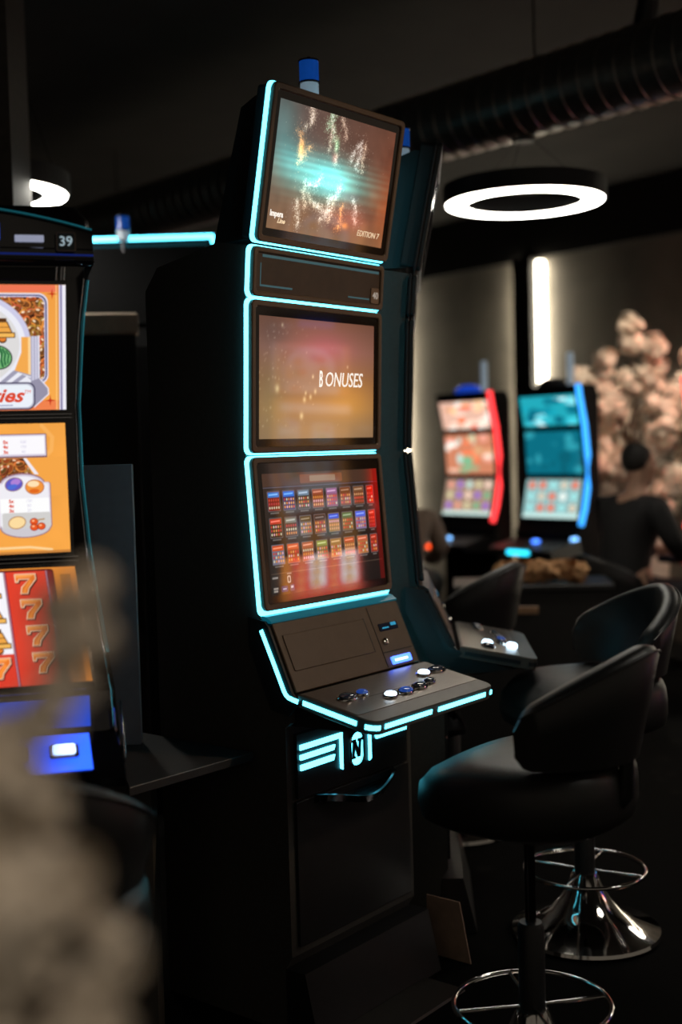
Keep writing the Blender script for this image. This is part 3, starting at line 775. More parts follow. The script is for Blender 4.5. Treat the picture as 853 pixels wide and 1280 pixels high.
def pic39a():
    c = Canvas(-150, 84, 357, 512, 400, 266, (244, 160, 66))
    g = np.clip((c.Y - 357) / 155, 0, 1)[..., None]
    c.C = np.array((240, 158, 68.)) * (1 - g) + np.array((250, 172, 78.)) * g
    c.rect(-150, 76, 357, 366, (238, 118, 84)); c.rect(-150, 76, 500, 513, (238, 120, 78), 0, .8)
    c.rect(72, 74, 357, 513, (255, 206, 130), 0, .7); c.rect(74, 76.2, 357, 513, (214, 140, 60), 0, .6)
    c.rect(76, 86, 357, 513, (214, 210, 232)); c.rect(78, 79.2, 357, 513, (70, 60, 120)); c.rect(80.6, 86, 357, 513, (240, 238, 246))
    # framed window of coins
    c.rect(-130, 63, 367, 480, (226, 222, 240), 12); c.rect(-128, 61.5, 369, 478, (52, 44, 96), 11); c.rect(-128, 60, 370.5, 477, (206, 204, 230), 10); c.rect(-127, 58.6, 372, 475.5, (64, 44, 60), 9)
    m = (np.hypot(np.maximum(np.abs(c.X + 34) - 84, 0), np.maximum(np.abs(c.Y - 423.5) - 43, 0)) < 8.4)
    coins(c, -127, 58.6, 371, 476, 2, 620, m)
    # big disc
    c.ell(-32, 428, 74, 62, (206, 204, 232)); c.ell(-32, 429, 68, 57, (236, 236, 246)); c.ell(-34, 430, 63, 53, (222, 220, 220))
    c.ell(-62, 405, 16, 12, (200, 60, 40)); c.ell(-2, 381, 4, 5, (40, 46, 60)); c.ell(-40, 398, 12, 10, (120, 60, 150))
    bell(c, 6, 413, 1.0); bell(c, -70, 438, 1.0)
    # melon
    c.ell(3, 446, 17.5, 15, (24, 40, 30), rot=.25); c.ell(3, 446, 16, 13.6, (120, 186, 120), rot=.25)
    for k in range(3): c.line([(5 + k * 4, 434 + k * 2), (8 + k * 4, 441 + k), (7 + k * 4, 449), (9 + k * 3, 457 - k * 2)], 2.6 - k * .4, (38, 104, 62))
    c.ell(-7, 445, 13, 13.5, (250, 250, 240)); c.ell(-8, 445, 11, 12, (236, 96, 66)); c.ell(-10, 444, 8, 9, (246, 130, 96))
    # orange book-like block and fan
    c.poly([(31, 421), (42, 421), (42, 468), (20, 470), (31, 440)], (244, 170, 80)); c.rect(39, 42, 421, 468, (255, 214, 150))
    c.rect(42, 52.5, 420, 480, (178, 176, 200), 1); c.rect(44, 45.4, 420, 480, (214, 212, 230)); c.rect(47.5, 49, 420, 480, (214, 212, 230)); c.rect(50.6, 52.5, 420, 480, (226, 226, 240))
    for k in range(4):
        c.poly([(4 + k * 7, 478), (22 + k * 5, 462 + k * 2.5), (42, 468 + k * 2), (42, 471 + k * 2.2), (12 + k * 7, 480)], ((160, 158, 180), (236, 236, 246))[k % 2])
    c.poly([(42, 476), (52, 472), (62, 484), (62.5, 492), (54, 502), (44, 508)], (150, 146, 168)); c.line([(53, 473), (62.6, 485), (63, 492), (46, 508)], 1.4, (232, 230, 244))
    star(c, 68, 368, 6.5); star(c, 65, 500, 7)
    # logo plate
    c.rect(-120, 47, 477, 511, (60, 56, 84), 9); c.rect(-120, 45.5, 478.5, 509.5, (188, 188, 206), 8); c.rect(-120, 44, 480, 508, (236, 242, 250), 8)
    c.line([(-60, 506), (20, 505.5)], 1, (120, 120, 170))
    return c

def fruit_tablet(c, x0, y0, w, h):
    c.rect(x0 - 1.5, x0 + w + 1.5, y0 - 1, y0 + h + 2, (120, 84, 100), 4); c.rect(x0, x0 + w, y0, y0 + h, (244, 240, 246), 3.5)

def pic39b():
    c = Canvas(-150, 88, 527, 692, 400, 276, (246, 166, 72))
    n = c.noise(40, 8, 2); c.C *= (0.95 + 0.1 * n)[..., None]
    c.line([(60, 530), (72, 545), (70, 562), (58, 574)], 5, (252, 184, 100), .7)
    coins(c, -150, 52, 571, 612, 5, 260)
    c.poly([(36, 570), (90, 570), (90, 620), (60, 620)], (246, 166, 72)); c.poly([(36, 571), (40, 571), (54, 592), (49, 592)], (240, 236, 246))
    c.rect(-150, 65, 540, 570.5, (120, 84, 96), 1); c.rect(-150, 64, 541, 568.5, (216, 206, 224), 1); c.rect(-150, 62.4, 543, 566, (252, 250, 254), 1)
    # tablet
    c.ell(34, 604, 27, 14, (150, 110, 124)); c.ell(34, 605, 26, 13.4, (214, 204, 222))
    c.rect(3.4, 67.6, 602, 660, (150, 110, 124), 3); c.rect(4.5, 66.5, 602, 660, (226, 218, 232), 3)
    c.ell(36, 659, 30, 13, (150, 110, 124)); c.ell(36, 658.4, 29, 12.4, (206, 202, 210))
    c.ell(34, 606, 24, 12, (244, 242, 248)); c.rect(6.5, 64.5, 604, 658, (240, 238, 244), 3)
    c.rect(9, 66, 640, 660, (210, 208, 206), 3); c.rect(7, 65, 622, 640, (254, 254, 254))
    c.ell(24, 604, 11, 8.6, (150, 110, 120), rot=-.3); c.ell(24, 604, 10, 7.6, (96, 92, 196), rot=-.3); c.ell(26, 601, 6, 4, (176, 130, 214), rot=-.3); c.ell(22, 607, 6, 3, (80, 110, 214), rot=-.3)
    c.ell(48.5, 608, 11.4, 9.6, (180, 100, 60)); c.ell(48.5, 608, 10.4, 8.6, (244, 150, 60)); c.ell(47, 604, 7, 4, (255, 226, 180)); c.ell(48, 613, 6, 2.6, (226, 104, 30))
    c.ell(26, 652.5, 10.5, 8, (170, 110, 60), rot=-.2); c.ell(26, 652.5, 9.6, 7, (252, 220, 160), rot=-.2)
    for (x, y) in ((46, 652), (46, 659), (54.5, 658)):
        c.ell(x, y, 5, 4.6, (150, 40, 10)); c.ell(x, y, 4.2, 3.8, (234, 88, 34)); c.ell(x - 1, y - 1.2, 1.6, 1.2, (255, 190, 140))
    c.line([(50, 650), (58, 649)], 1.6, (180, 140, 90))
    c.line([(-150, 686), (40, 684), (66, 688)], 3, (255, 224, 170), .8); c.rect(-150, 88, 689, 693, (200, 130, 60))
    # mirrored second tablet further left
    c.rect(-100, -36, 602, 662, (226, 218, 232), 8); c.rect(-97, -39, 605, 659, (244, 242, 248), 7); c.ell(-80, 618, 10, 9, (230, 80, 40)); c.ell(-56, 618, 10, 8, (240, 190, 60)); c.ell(-68, 644, 12, 8, (120, 180, 90))
    return c

def seven(c, x, y, s, mv=0.0):
    P = lambda pts, dx=0, dy=0: [(x + dx + px * s, y + dy + py * s) for px, py in pts]
    sh = [(-12, -11), (12, -11), (12, -4), (3, 6), (1, 12), (-8, 12), (-6, 4), (3, -4), (-7, -4), (-8, -1), (-12, -1)]
    c.poly(P(sh, 1.2, 1.2), (70, 16, 14)); c.poly(P(sh), (252, 204, 168))
    s2 = [(-10.6, -9.6), (10.6, -9.6), (10.6, -4.6), (1.8, 5.4), (0, 10.8), (-6.2, 10.8), (-4.6, 4.6), (4.8, -5.2), (-8, -5.2), (-9, -2.4), (-10.6, -2.4)]
    c.poly(P(s2), (238, 124, 44)); c.poly(P([(-10.6, -9.6), (10.6, -9.6), (6, -7), (-10, -6.4)]), (255, 160, 80)); c.poly(P([(-2, 5), (4.8, -4), (7, -2), (0, 6), (-1.6, 10.8), (-5, 10.8)]), (255, 150, 60))

def pic39c():
    c = Canvas(-140, 98, 707, 842, 400, 226, (232, 142, 54))
    c.rect(-140, 72, 709, 850, (90, 20, 24), 4); c.rect(-140, 70, 711, 850, (206, 62, 44), 4)
    c.rect(62, 72, 711, 850, (110, 26, 30), 3, .8); c.line([(63, 711), (75, 842)], 1.2, (240, 120, 90))
    # reel strips
    for k, (x0, x1) in enumerate(((16, 62), (-32, 13), (-80, -35), (-128, -83))):
        if k % 2 == 0: c.rect(x0, x1, 711, 850, (226, 66, 46))
        else:
            c.rect(x0, x1, 711, 806, (248, 246, 252)); c.rect(x0, x1, 806, 850, (222, 64, 46))
        c.rect(x1, x1 + 3, 711, 850, (120, 40, 60)); c.rect(x1 + .8, x1 + 1.6, 711, 850, (226, 190, 210))
    for k, y in enumerate((725, 755, 786, 817)):
        seven(c, 38 + k * 2.4, y, 1.05)
        if k < 3: bell(c, -9 + k * 1.8, 733 + k * 29, .95); bell(c, -106, 733 + k * 29, .9)
        seven(c, -58, y, 1.0)
    seven(c, -4, 821, 1.05); seven(c, -106, 821, 1.0)
    c.rect(79, 91, 716, 850, (150, 96, 50), 1, .6)
    return c

def fruit_machine(root, numbered=True, boost=None):
    """local frame: origin on the floor under the right front edge, x runs right, -y out, body extends to negative x"""
    B = 0.68
    scr = boost or M_SCRB
    zs = [(0.0, -.10, -.05), (.30, -.10, -.05), (.66, -.04, .0), (.78, .10, .05), (.85, .20, .05), (.99, .19, .042), (1.06, .13, .036), (1.28, .035, .010), (1.45, .006, .0), (1.62, 0, .0), (1.80, .010, .014), (1.90, .025, .028), (1.96, .04, .038), (2.03, .035, .034), (2.06, 0.02, .010)]
    # body: stacked outlines narrowing and flaring
    def body(bm):
        lo = []
        for z, v, fl in zs:
            x0, x1, yf, yb = -B - fl, fl, -v, .42
            pts = [(x0, yb), (x0, yf + .03), (x0 + .012, yf + .008), (x0 + .03, yf), (x1 - .03, yf), (x1 - .012, yf + .008), (x1, yf + .03), (x1, yb)]
            lo.append([(x, y, z) for x, y in pts])
        loft(bm, lo)
    part('cabinet', M_GLOSS, root, body, smooth=30)
    def edge_at(z):
        for (z0, v0, f0), (z1, v1, f1) in zip(zs[:-1], zs[1:]):
            if z0 <= z <= z1:
                t = (z - z0) / (z1 - z0); return v0 + (v1 - v0) * t, f0 + (f1 - f0) * t
        return zs[-1][1:]
    for s in (0, 1):
        pts = []
        for k in range(22):
            z = 1.06 + (1.90 - 1.06) * k / 21; v, fl = edge_at(z); x = fl + .002 if s == 0 else -B - fl - .002
            pts.append((x, -v + .034, z))
        part('edge_trim', M_TEALTRIM, root, lambda bm: tube(bm, pts, .0015, 6), smooth=60)
        pts2 = [(p[0] - .012 if s == 0 else p[0] + .012, p[1] - .027, p[2]) for p in pts]
        part('edge_trim', M_STEEL, root, lambda bm: tube(bm, pts2, .0012, 6), smooth=60)
    # the three backlit screens, placed through edge curve; drawing units are mapped linearly
    def quad(zt, zb, xr_t, xr_b, width, off=.006):
        vt, _ = edge_at(zt); vb, _ = edge_at(zb)
        def q(a, b):
            z = zt + (zb - zt) * b; v = vt + (vb - vt) * b + off; xr = xr_t + (xr_b - xr_t) * b
            return (xr - width * (1 - a), -v, z)
        return q
    Q1 = quad(1.884, 1.606, -.024, -.032, .43); Q2 = quad(1.576, 1.285, -.036, -.036, .437); Q3 = quad(1.255, 1.015, -.030, -.006, .437, .022)
    d1 = pic39a().mesh('upper_display', Q1, scr, root); d2 = pic39b().mesh('middle_display', Q2, scr, root); d3 = pic39c().mesh('reel_display', Q3, scr, root)
    # frames
    def frame(bm, Q, t=.008, out=.012):
        c = [Vector(Q(0, 0)), Vector(Q(1, 0)), Vector(Q(1, 1)), Vector(Q(0, 1))]
        o = [c[0] + Vector((-t, 0, t)), c[1] + Vector((t, 0, t)), c[2] + Vector((t, 0, -t)), c[3] + Vector((-t, 0, -t))]
        dn = Vector((0, -.006, 0)); bk = Vector((0, .02, 0))
        L = [c, [p + dn for p in c], [p + dn for p in o], [p + bk for p in o]]
        loft(bm, [[tuple(p) for p in l] for l in L], None, cap=False)
    for Q, nm in ((Q1, 'upper_frame'), (Q2, 'middle_frame'), (Q3, 'reel_frame')):
        part(nm, M_GLOSS, root, lambda bm: frame(bm, Q))
    for z in (1.596, 1.588, 1.275, 1.266, 1.000):
        v, fl = edge_at(z)
        part('cross_trim', M_STEEL, root, lambda bm: tube(bm, [(-B + .02, -v - .012, z), (-.02, -v - .012, z)], .0025, 6), smooth=60)
    # lettering on the pictures
    def on(Q, fx, fy, dz=.0015):
        p = Vector(Q(fx, fy)); ex = (Vector(Q(1, fy)) - Vector(Q(0, fy))).normalized(); ey = (Vector(Q(fx, 0)) - Vector(Q(fx, 1))).normalized(); ez = ex.cross(ey)
        p = p + ez * dz
        return Matrix(((ex.x, ey.x, ez.x, p.x), (ex.y, ey.y, ez.y, p.y), (ex.z, ey.z, ez.z, p.z), (0, 0, 0, 1)))
    M_RED = mat('red_print', (0.7, 0.05, 0.02), 0.4, emit=(0.72, 0.07, 0.03), strength=0.9)
    M_LILAC = mat('pale_lilac_print', (0.6, 0.58, 0.75), 0.4, emit=(0.62, 0.60, 0.78), strength=0.9)
    f1 = lambda x, y: ((x + 150) / 234, (y - 357) / 155)
    text_mesh('ties', .042, on(Q1, *f1(13, 494)), 'logo_lettering', M_RED, d1, shear=.35, bold=.0012, width=1.15)
    text_mesh('TM', .011, on(Q1, *f1(37.5, 489)), 'logo_lettering', M_RED, d1, shear=.2)
    f2 = lambda x, y: ((x + 150) / 238, (y - 527) / 165)
    for (x, xs, ys, ns) in ((16, 37, (550.5, 556.5, 563), ('500', '150', '40')), (20, 41, (625.5, 631.5, 637.5), ('150', '50', '20'))):
        for k, y in enumerate(ys):
            text_mesh(('5x', '4x', '3x')[k], .0105, on(Q2, *f2(x, y)), 'pay_table', M_RED, d2, bold=.0005)
            text_mesh(ns[k], .0095, on(Q2, *f2(xs, y)), 'pay_table', M_LILAC, d2)
    # crown: header with blue lit windows, mouldings, number plate
    v, fl = edge_at(1.97)
    def crown(bm):
        lo = []
        for k in range(25):
            t = k / 24; x = -B - fl + (B + 2 * fl) * t; s = 1 - (2 * t - 1) ** 2
            zt = 2.005 + .05 * s; yf = -.055 - .02 * s
            lo.append([(x, yf, 1.925), (x, yf - .008, 1.935), (x, yf - .004, zt - .012), (x, yf + .010, zt), (x, yf + .2, zt), (x, yf + .2, 1.925)])
        loft(bm, lo)
    cr_ = part('crown', M_GLOSS, root, crown, smooth=35)
    def crownline(bm, dz, dy, r_):
        pts = []
        for k in range(25):
            t = k / 24; x = -B - fl + (B + 2 * fl) * t; s = 1 - (2 * t - 1) ** 2
            pts.append((x, -.055 - .02 * s + dy, (2.005 + .05 * s if dz is None else dz)))
        tube(bm, pts, r_, 6)
    part('crown_trim', M_TEALTRIM, cr_, lambda bm: crownline(bm, None, .008, .002))
    part('crown_trim', M_STEEL, cr_, lambda bm: crownline(bm, 1.932, -.008, .0028))
    part('crown_trim', mat('blue_trim', (0.05, 0.08, 0.5), 0.15, 0.6, emit=(0.02, 0.05, 0.4), strength=0.25), cr_, lambda bm: crownline(bm, 1.945, -.009, .0022))
    part('crown_window', M_BLUEPANEL, cr_, lambda bm: prism(bm, rrect(0, 0, .20, .040, .004), 0, .006, Matrix.Translation((-.262, -.080, 1.992)) @ Matrix.Rotation(math.pi / 2, 4, 'X'), ch=.001))
    part('crown_window', mat('frosted_white_panel', (0.5, 0.5, 0.6), 0.3, emit=(0.35, 0.38, 0.52), strength=0.7), cr_, lambda bm: prism(bm, rrect(0, 0, .062, .015, .002), 0, .006, Matrix.Translation((-.100, -.0745, 1.978)) @ Matrix.Rotation(math.pi / 2, 4, 'X'), ch=.001))
    for z_, dy_ in ((1.938, -.0095), (1.958, -.0085)):
        part('crown_trim', M_STEEL, cr_, lambda bm: crownline(bm, z_, dy_, .0014))
    part('crown_corner', M_STEEL, cr_, lambda bm: tube(bm, [(.0, -.052, 2.008), (.036, -.045, 1.998), (.040, -.045, 1.93), (.030, -.05, 1.925), (.0, -.062, 1.928)], .0018, 6), smooth=60)
    if numbered:
        Mn = Matrix.Translation((-.022, -.072, 1.972)) @ Matrix.Rotation(math.pi / 2, 4, 'X')
        pl = part('number_plate', M_PLATE, cr_, lambda bm: prism(bm, rrect(0, 0, .042, .042, .004), 0, .008, Mn, ch=.001))
        part('plate_rim', M_PLATE2, pl, lambda bm: ringprism(bm, rrect(0, 0, .042, .042, .004), rrect(0, 0, .037, .037, .003), .0075, .0095, Mn, ch=.0005))
        text_mesh('39', .030, Mn @ Matrix.Translation((0, 0, .0085)), 'number', mat('pale_plate_digits', (0.5, 0.6, 0.65), 0.5, emit=(0.32, 0.42, 0.47), strength=0.8), pl, bold=.0004)
    # speaker recess under the crown
    part('speaker_recess', M_GROOVE, root, lambda bm: box(bm, -.36, -.045, -.036, -.02, 1.893, 1.922, ch=.002))
    for x in (-.045, -.034, -.028):
        part('recess_rib', M_STEEL, root, lambda bm: tube(bm, [(x, -.040, 1.893), (x + .003, -.042, 1.922)], .0016, 6))
    # reel display hood and play deck with blue glow
    M_DECKGLOW = mat('deck_blue_glow', (0.05, 0.1, 0.5), 0.15, emit=(0.02, 0.10, 1.0), strength=2.2)
    part('deck', M_GLOSS, root, lambda bm: loft(bm, [[(x, -.10, .93), (x, -.20, .905), (x, -.32, .85), (x, -.335, .835), (x, -.33, .815), (x, -.10, .80)] for x in (-B - .04, .045)]))
    part('deck_glow', M_DECKGLOW, root, lambda bm: loft(bm, [[(x, -.205, .9055), (x, -.315, .856), (x, -.313, .852), (x, -.203, .9015)] for x in (-B + .02, -.02)]))
    part('console_glow', M_BLUEPANEL, root, lambda bm: loft(bm, [[(x, -.206, .985), (x, -.204, .92), (x, -.200, .92), (x, -.200, .985)] for x in (-B + .02, -.015)]))
    for k in range(6):
        x = -.075 - k * .1
        Mb = Matrix.Translation((0, -.268, .880)) @ Matrix.Rotation(math.radians(25), 4, 'X')
        bt = part('button', M_STEEL, root, lambda bm: prism(bm, rrect(x, 0, .06, .045, .008), 0, .010, Mb, ch=.003))
        part('lens', M_BLUEWHITE if k == 0 else M_BTNBL, bt, lambda bm: prism(bm, rrect(x, 0, .046, .031, .006), .010, .014, Mb, ch=.002))
    part('deck_bracket', M_STEEL, root, lambda bm: tube(bm, [(.046, -.18, .965), (.050, -.20, .970), (.054, -.22, .85), (.050, -.21, .81), (.040, -.20, .82), (.036, -.20, .955)], .0022, 6), smooth=60)
    part('lower_door', M_GLOSS, root, lambda bm: box(bm, -B + .06, -.06, .085, .11, .12, .62, ch=.004))
    return root

fm = empty('slot_machine', O39, math.pi / 2 - TH39, 'glossy black slot machine with orange fruit screens and number 39 plate at left', 'slot machine')
fruit_machine(fm)

# the facing machine across the aisle: its orange screens mirror in the tall machine's lower glass
M_SCRX = screen_mat('strong_backlit_picture', 7.0)
opp = empty('slot_machine', (3.57, 3.84, 0), math.radians(-90 + 12), 'orange fruit machine across the aisle, outside the frame on the right', 'slot machine')
opp.name = 'slot_machine'
for ch in kids(fm):
    c = copy_tree(ch, opp)
    if 'reel_display' in c.name:
        c.data = c.data.copy(); c.data.materials.clear(); c.data.materials.append(M_SCRX)

# ------------------------------------------------------------------ shelf and divider between the machines
shelf = part('corner_shelf', mat('grey_black_laminate', (0.035, 0.034, 0.036), 0.45), None,
             lambda bm: prism(bm, [(-.513, 2.875), (-.243, 3.185), (-.60, 3.47), (-.655, 3.41)], .70, .722, ch=.002))
tag(shelf, 'dark grey wedge shelf between the orange machine and the tall machine', 'shelf')
def shelf_leg(bm): box(bm, -.60, -.50, 3.1, 3.2, 0, .70)
part('shelf_base', M_SIDE, shelf, shelf_leg)
dv = part('divider_panel', mat('lavender_grey_panel', (0.30, 0.27, 0.31), 0.6, vary=0.06), None, lambda bm: box(bm, -.70, -.553, 0, .03, .722, 1.475, ch=.002), mw=Matrix.Translation((0, 3.30, 0)))
tag(dv, 'plain lavender grey divider panel standing right beside the orange machine', 'panel')

fil = part('filler_panel', mat('brown_filler', (0.42, 0.27, 0.19), 0.5), None, lambda bm: loft(bm, [[(x, -v, z) for v, z in ((.065, .0), (.215, .0), (.180, .175), (.065, .175))] for x in (.630, .634)]), mw=Matrix.Translation(O_MAIN) @ Matrix.Rotation(RZ, 4, 'Z'))
tag(fil, 'small brown panel at floor level between the two tall machines', 'panel')

# ------------------------------------------------------------------ bar stools
def stool(loc, facing, label, drop=0.0):
    """facing: direction the sitter looks (angle of local +x)"""
    o = empty('bar_stool', loc, facing, label, 'stool', 'black leather casino stools with chrome bases')
    dz = .055 - drop
    # seat: rounded slab with waterfall front
    def seat(bm):
        lo = []
        n = 40
        lev = [(.55, .585), (.86, .59), (.97, .605), (1.0, .635), (1.0, .67), (.985, .70), (.95, .722), (.87, .737), (.70, .745), (.40, .748), (.05, .748)]
        for k, z in lev:
            pts = []
            for i in range(n):
                a = 2 * math.pi * i / n
                ca, sa = math.cos(a), math.sin(a)
                x = .235 * math.copysign(abs(ca) ** .75, ca) * k + .0; y = .235 * math.copysign(abs(sa) ** .75, sa) * k
                zz = z + dz
                if z > .66: zz += -.055 * max(0, x / .235) ** 2.2 * (1 if z > .7 else .6) + .012 * max(0, -x / .235) ** 2
                pts.append((x, y, zz))
            lo.append(pts)
        loft(bm, lo)
    part('seat', M_LEATHER, o, seat, smooth=60)
    # back: wrapped shell
    def back(bm, t0=.0, t1=.055, inset=0.0):
        lo = []
        nA = 36
        for i in range(nA + 1):
            a = -70 + 140 * i / nA; ar = math.radians(180 + a)
            f = abs(a) / 70
            top = 1.005 - .130 * f ** 1.5 - inset; bot = .742 + .010 * f + inset
            if f > .93: m = (f - .93) / .07; top -= .03 * m; bot += .03 * m
            top += dz; bot += dz
            ring = []
            rb = .185
            def P(rad, z): return (rad * math.cos(ar) * (1.06 - .0 * f), rad * math.sin(ar), z)
            H_ = top - bot
            for (dr, hz) in ((t0, 0.02), (t0, .5), (t0, .93), (t0 + .012, .99), ((t0 + t1) / 2, 1.0), (t1 - .012, .99), (t1, .93), (t1, .5), (t1, .02), ((t0 + t1) / 2, 0.0)):
                fl = .055 * hz * (1 - f * .6)
                ring.append(P(rb + dr + fl, bot + H_ * hz))
            lo.append(ring)
        loft(bm, lo)
    bk = part('backrest', M_LEATHER, o, back, smooth=60)
    def piping(bm):
        pts = []
        for i in range(37):
            a = -67 + 134 * i / 36; ar = math.radians(180 + a); f = abs(a) / 70
            top = 1.005 - .130 * f ** 1.5 - .012 + dz; rr = .185 + .056 + .055 * .95 * (1 - f * .6)
            pts.append((rr * math.cos(ar) * 1.06, rr * math.sin(ar), top))
        tube(bm, pts, .003, 6)
    part('piping', M_LEATHER, bk, piping, smooth=60)
    part('back_bracket', M_CAB, o, lambda bm: tube(bm, [(-.10, 0, .62 + dz), (-.20, 0, .62 + dz), (-.238, 0, .67 + dz), (-.245, 0, .79 + dz)], [.02, .02, .018, .014], 10), smooth=60)
    part('pole', M_DCHROME, o, lambda bm: lathe(bm, [(.013, .36), (.013, .59 + dz)], 20), smooth=60)
    part('column', M_CAB, o, lambda bm: lathe(bm, [(.031, .12), (.031, .385), (.026, .395), (.013, .396)], 24), smooth=40)
    fr_ = part('foot_ring', M_CHROME, o, lambda bm: tube(bm, [(.182 * math.cos(2 * math.pi * k / 48), .182 * math.sin(2 * math.pi * k / 48), .20) for k in range(48)], .0065, 8, closed=True), smooth=80)
    for k in range(4):
        a = math.pi / 4 + k * math.pi / 2
        part('spoke', M_CHROME, fr_, lambda bm: tube(bm, [(.03 * math.cos(a), .03 * math.sin(a), .198), (.182 * math.cos(a), .182 * math.sin(a), .20)], .0042, 8), smooth=80)
    part('base', M_CHROME, o, lambda bm: lathe(bm, [(.001, .002), (.222, .002), (.2275, .008), (.224, .018), (.200, .026), (.150, .046), (.105, .078), (.072, .118), (.052, .155), (.042, .180), (.036, .190)], 48), smooth=50)
    return o
FACE = math.atan2(-ND.y, -ND.x)
stool((.413, 2.828, 0), FACE + .05, 'black leather bar stool nearest the camera, in front of the cyan machine')
stool((.715, 3.740, 0), math.radians(196), 'black leather bar stool with shiny chrome base, second behind the nearest stool')
stool((.41, 4.80, 0), FACE + .1, 'dark stool back seen past the unlit machine, below the red screen machine')
stool((-.60, 2.22, 0), math.radians(100), 'black stool behind the blurred blossoms, in front of the orange machine', drop=.06)

# ------------------------------------------------------------------ far slot machines along the wall
def far_pic(seed, palette, bgc, n=26):
    c = Canvas(0, 100, 0, 60, 56, 34, bgc); rg = np.random.default_rng(seed)
    for k in range(n):
        col = palette[rg.integers(len(palette))]
        if rg.random() < .5: c.ell(rg.uniform(0, 100), rg.uniform(0, 60), rg.uniform(4, 13), rg.uniform(3, 9), col)
        else:
            x, y = rg.uniform(0, 90), rg.uniform(0, 54); c.rect(x, x + rg.uniform(8, 30), y, y + rg.uniform(3, 9), col)
    return c
def grid_pic(seed, palette, bgc):
    c = Canvas(0, 100, 0, 60, 71, 43, bgc); rg = np.random.default_rng(seed)
    for i in range(5):
        for j in range(3):
            x, y = 11 + i * 19.5, 11 + j * 17
            c.rect(x - 8, x + 8, y - 7, y + 7, tuple(np.array(bgc) * .7), 2); c.ell(x, y, 6.5, 6, palette[rg.integers(len(palette))])
    c.rect(0, 100, 54, 60, (190, 220, 215))
    return c

def far_machine(loc, rz, label, led, pals, front, glow_dots, topcol, sides=(1,)):
    o = empty('slot_machine', loc, rz, label, 'slot machine', 'curved slot machines along the back wall')
    pv = [(1.86, .055), (1.78, .040), (1.62, .0), (1.42, -.025), (1.22, -.02), (1.08, .01), (.98, .05), (.92, .09)]
    hw = .27
    def ext(bm, pts, x0, x1): loft(bm, [[(x0, -v, z) for v, z in pts], [(x1, -v, z) for v, z in pts]])
    part('cabinet', mat('soot_black_cabinet', (0.006, 0.006, 0.006), 0.7, spec=0.15), o, lambda bm: ext(bm, [(v, z) for z, v in pv] + [(.06, .86), (.02, .75), (.0, .70), (.0, 0.0), (-.13, 0.0), (-.13, 1.80), (-.10, 1.86)], -hw, hw))
    Mled = led
    for s in sides:
        pts = [(s * (hw + .004), -v - .012, z) for z, v in pv[:-1]]
        part('light_strip', Mled, o, lambda bm: tube(bm, pts, .017, 8), smooth=60)
    def v_at(z):
        for (z1, v1), (z0, v0) in zip(pv[:-1], pv[1:]):
            if z0 <= z <= z1: return v0 + (v1 - v0) * (z - z0) / (z1 - z0)
        return pv[0][1]
    for k, (zt, zb) in enumerate(((1.80, 1.60), (1.575, 1.30), (1.275, 1.02))):
        vt, vb = v_at(zt) + .012, v_at(zb) + .012
        vm = min(v_at((zt + zb) / 2) + .012, (vt + vb) / 2)
        pals[k].mesh(('upper_display', 'middle_display', 'lower_display')[k], lambda a, b: (-.235 + .47 * a, -(vt + (vb - vt) * b) - .004, zt + (zb - zt) * b), M_SCRFAR, o)
        part('screen_frame', M_GLOSS, o, lambda bm: loft(bm, [[(-.25, -vt + .006, zt + .008), (.25, -vt + .006, zt + .008), (.25, -vb + .006, zb - .008), (-.25, -vb + .006, zb - .008)], [(-.25, -vt - .0025, zt + .008), (.25, -vt - .0025, zt + .008), (.25, -vb - .0025, zb - .008), (-.25, -vb - .0025, zb - .008)]]))
    deck = part('deck', M_CAB, o, lambda bm: ext(bm, [(.02, .90), (.10, .885), (.33, .84), (.345, .825), (.33, .80), (.02, .76)], -hw, hw))
    if front: part('front_light', front, deck, lambda bm: prism(bm, rrect(0, .818, .19, .030, .013), .338, .350, Matrix.Rotation(math.pi / 2, 4, 'X'), ch=.003))
    for (x, v, m_) in glow_dots:
        z = .885 - .19 * (v - .10)
        part('button', m_, deck, lambda bm: lathe(bm, [(.026, 0), (.026, .010), (.018, .018), (.001, .020)], 16, Matrix.Translation((x, -v, z))), smooth=50)
    dome = part('top_lamp', topcol, o, lambda bm: lathe(bm, [(.10, 1.86), (.095, 1.885), (.06, 1.91), (.001, 1.92)], 20, Matrix.Translation((-.02, .03, 0))), smooth=50)
    part('signal_lamp', M_WHITECAP, o, lambda bm: lathe(bm, [(.022, 1.86), (.022, 2.06), (.016, 2.07), (.001, 2.072)], 14, Matrix.Translation((.12, .04, 0))), smooth=50)
    return o
M_LEDRED = mat('red_led_tube', (0.8, 0.1, 0.1), 0.3, emit=(1.0, 0.045, 0.05), strength=2.2)
M_LEDBLUE = mat('blue_led_tube', (0.1, 0.4, 0.8), 0.3, emit=(0.035, 0.36, 1.0), strength=1.9)
M_LEDCY = mat('cyan_front_light', (0.1, 0.6, 0.8), 0.3, emit=(0.03, 0.72, 1.0), strength=2.2)
M_LEDOR = mat('orange_front_light', (0.8, 0.2, 0.05), 0.3, emit=(1.0, 0.07, 0.008), strength=2.4)
M_DOTB = mat('blue_button_glow', (0.1, 0.2, 0.8), 0.3, emit=(0.06, 0.22, 1.0), strength=3.2)
M_DOTBL = mat('pale_blue_button_glow', (0.1, 0.3, 0.8), 0.3, emit=(0.20, 0.50, 1.0), strength=3.0)
M_DOTR = mat('red_button_glow', (0.8, 0.05, 0.05), 0.3, emit=(1.0, 0.02, 0.03), strength=2.6)
M_DOMEB = mat('blue_dome', (0.02, 0.06, 0.4), 0.2, emit=(0.01, 0.06, 0.55), strength=0.7)
rzF = math.atan2(-WN.x * 0 + -0.788, 0.615)     # local x = (.615,-.788), local -y = WN
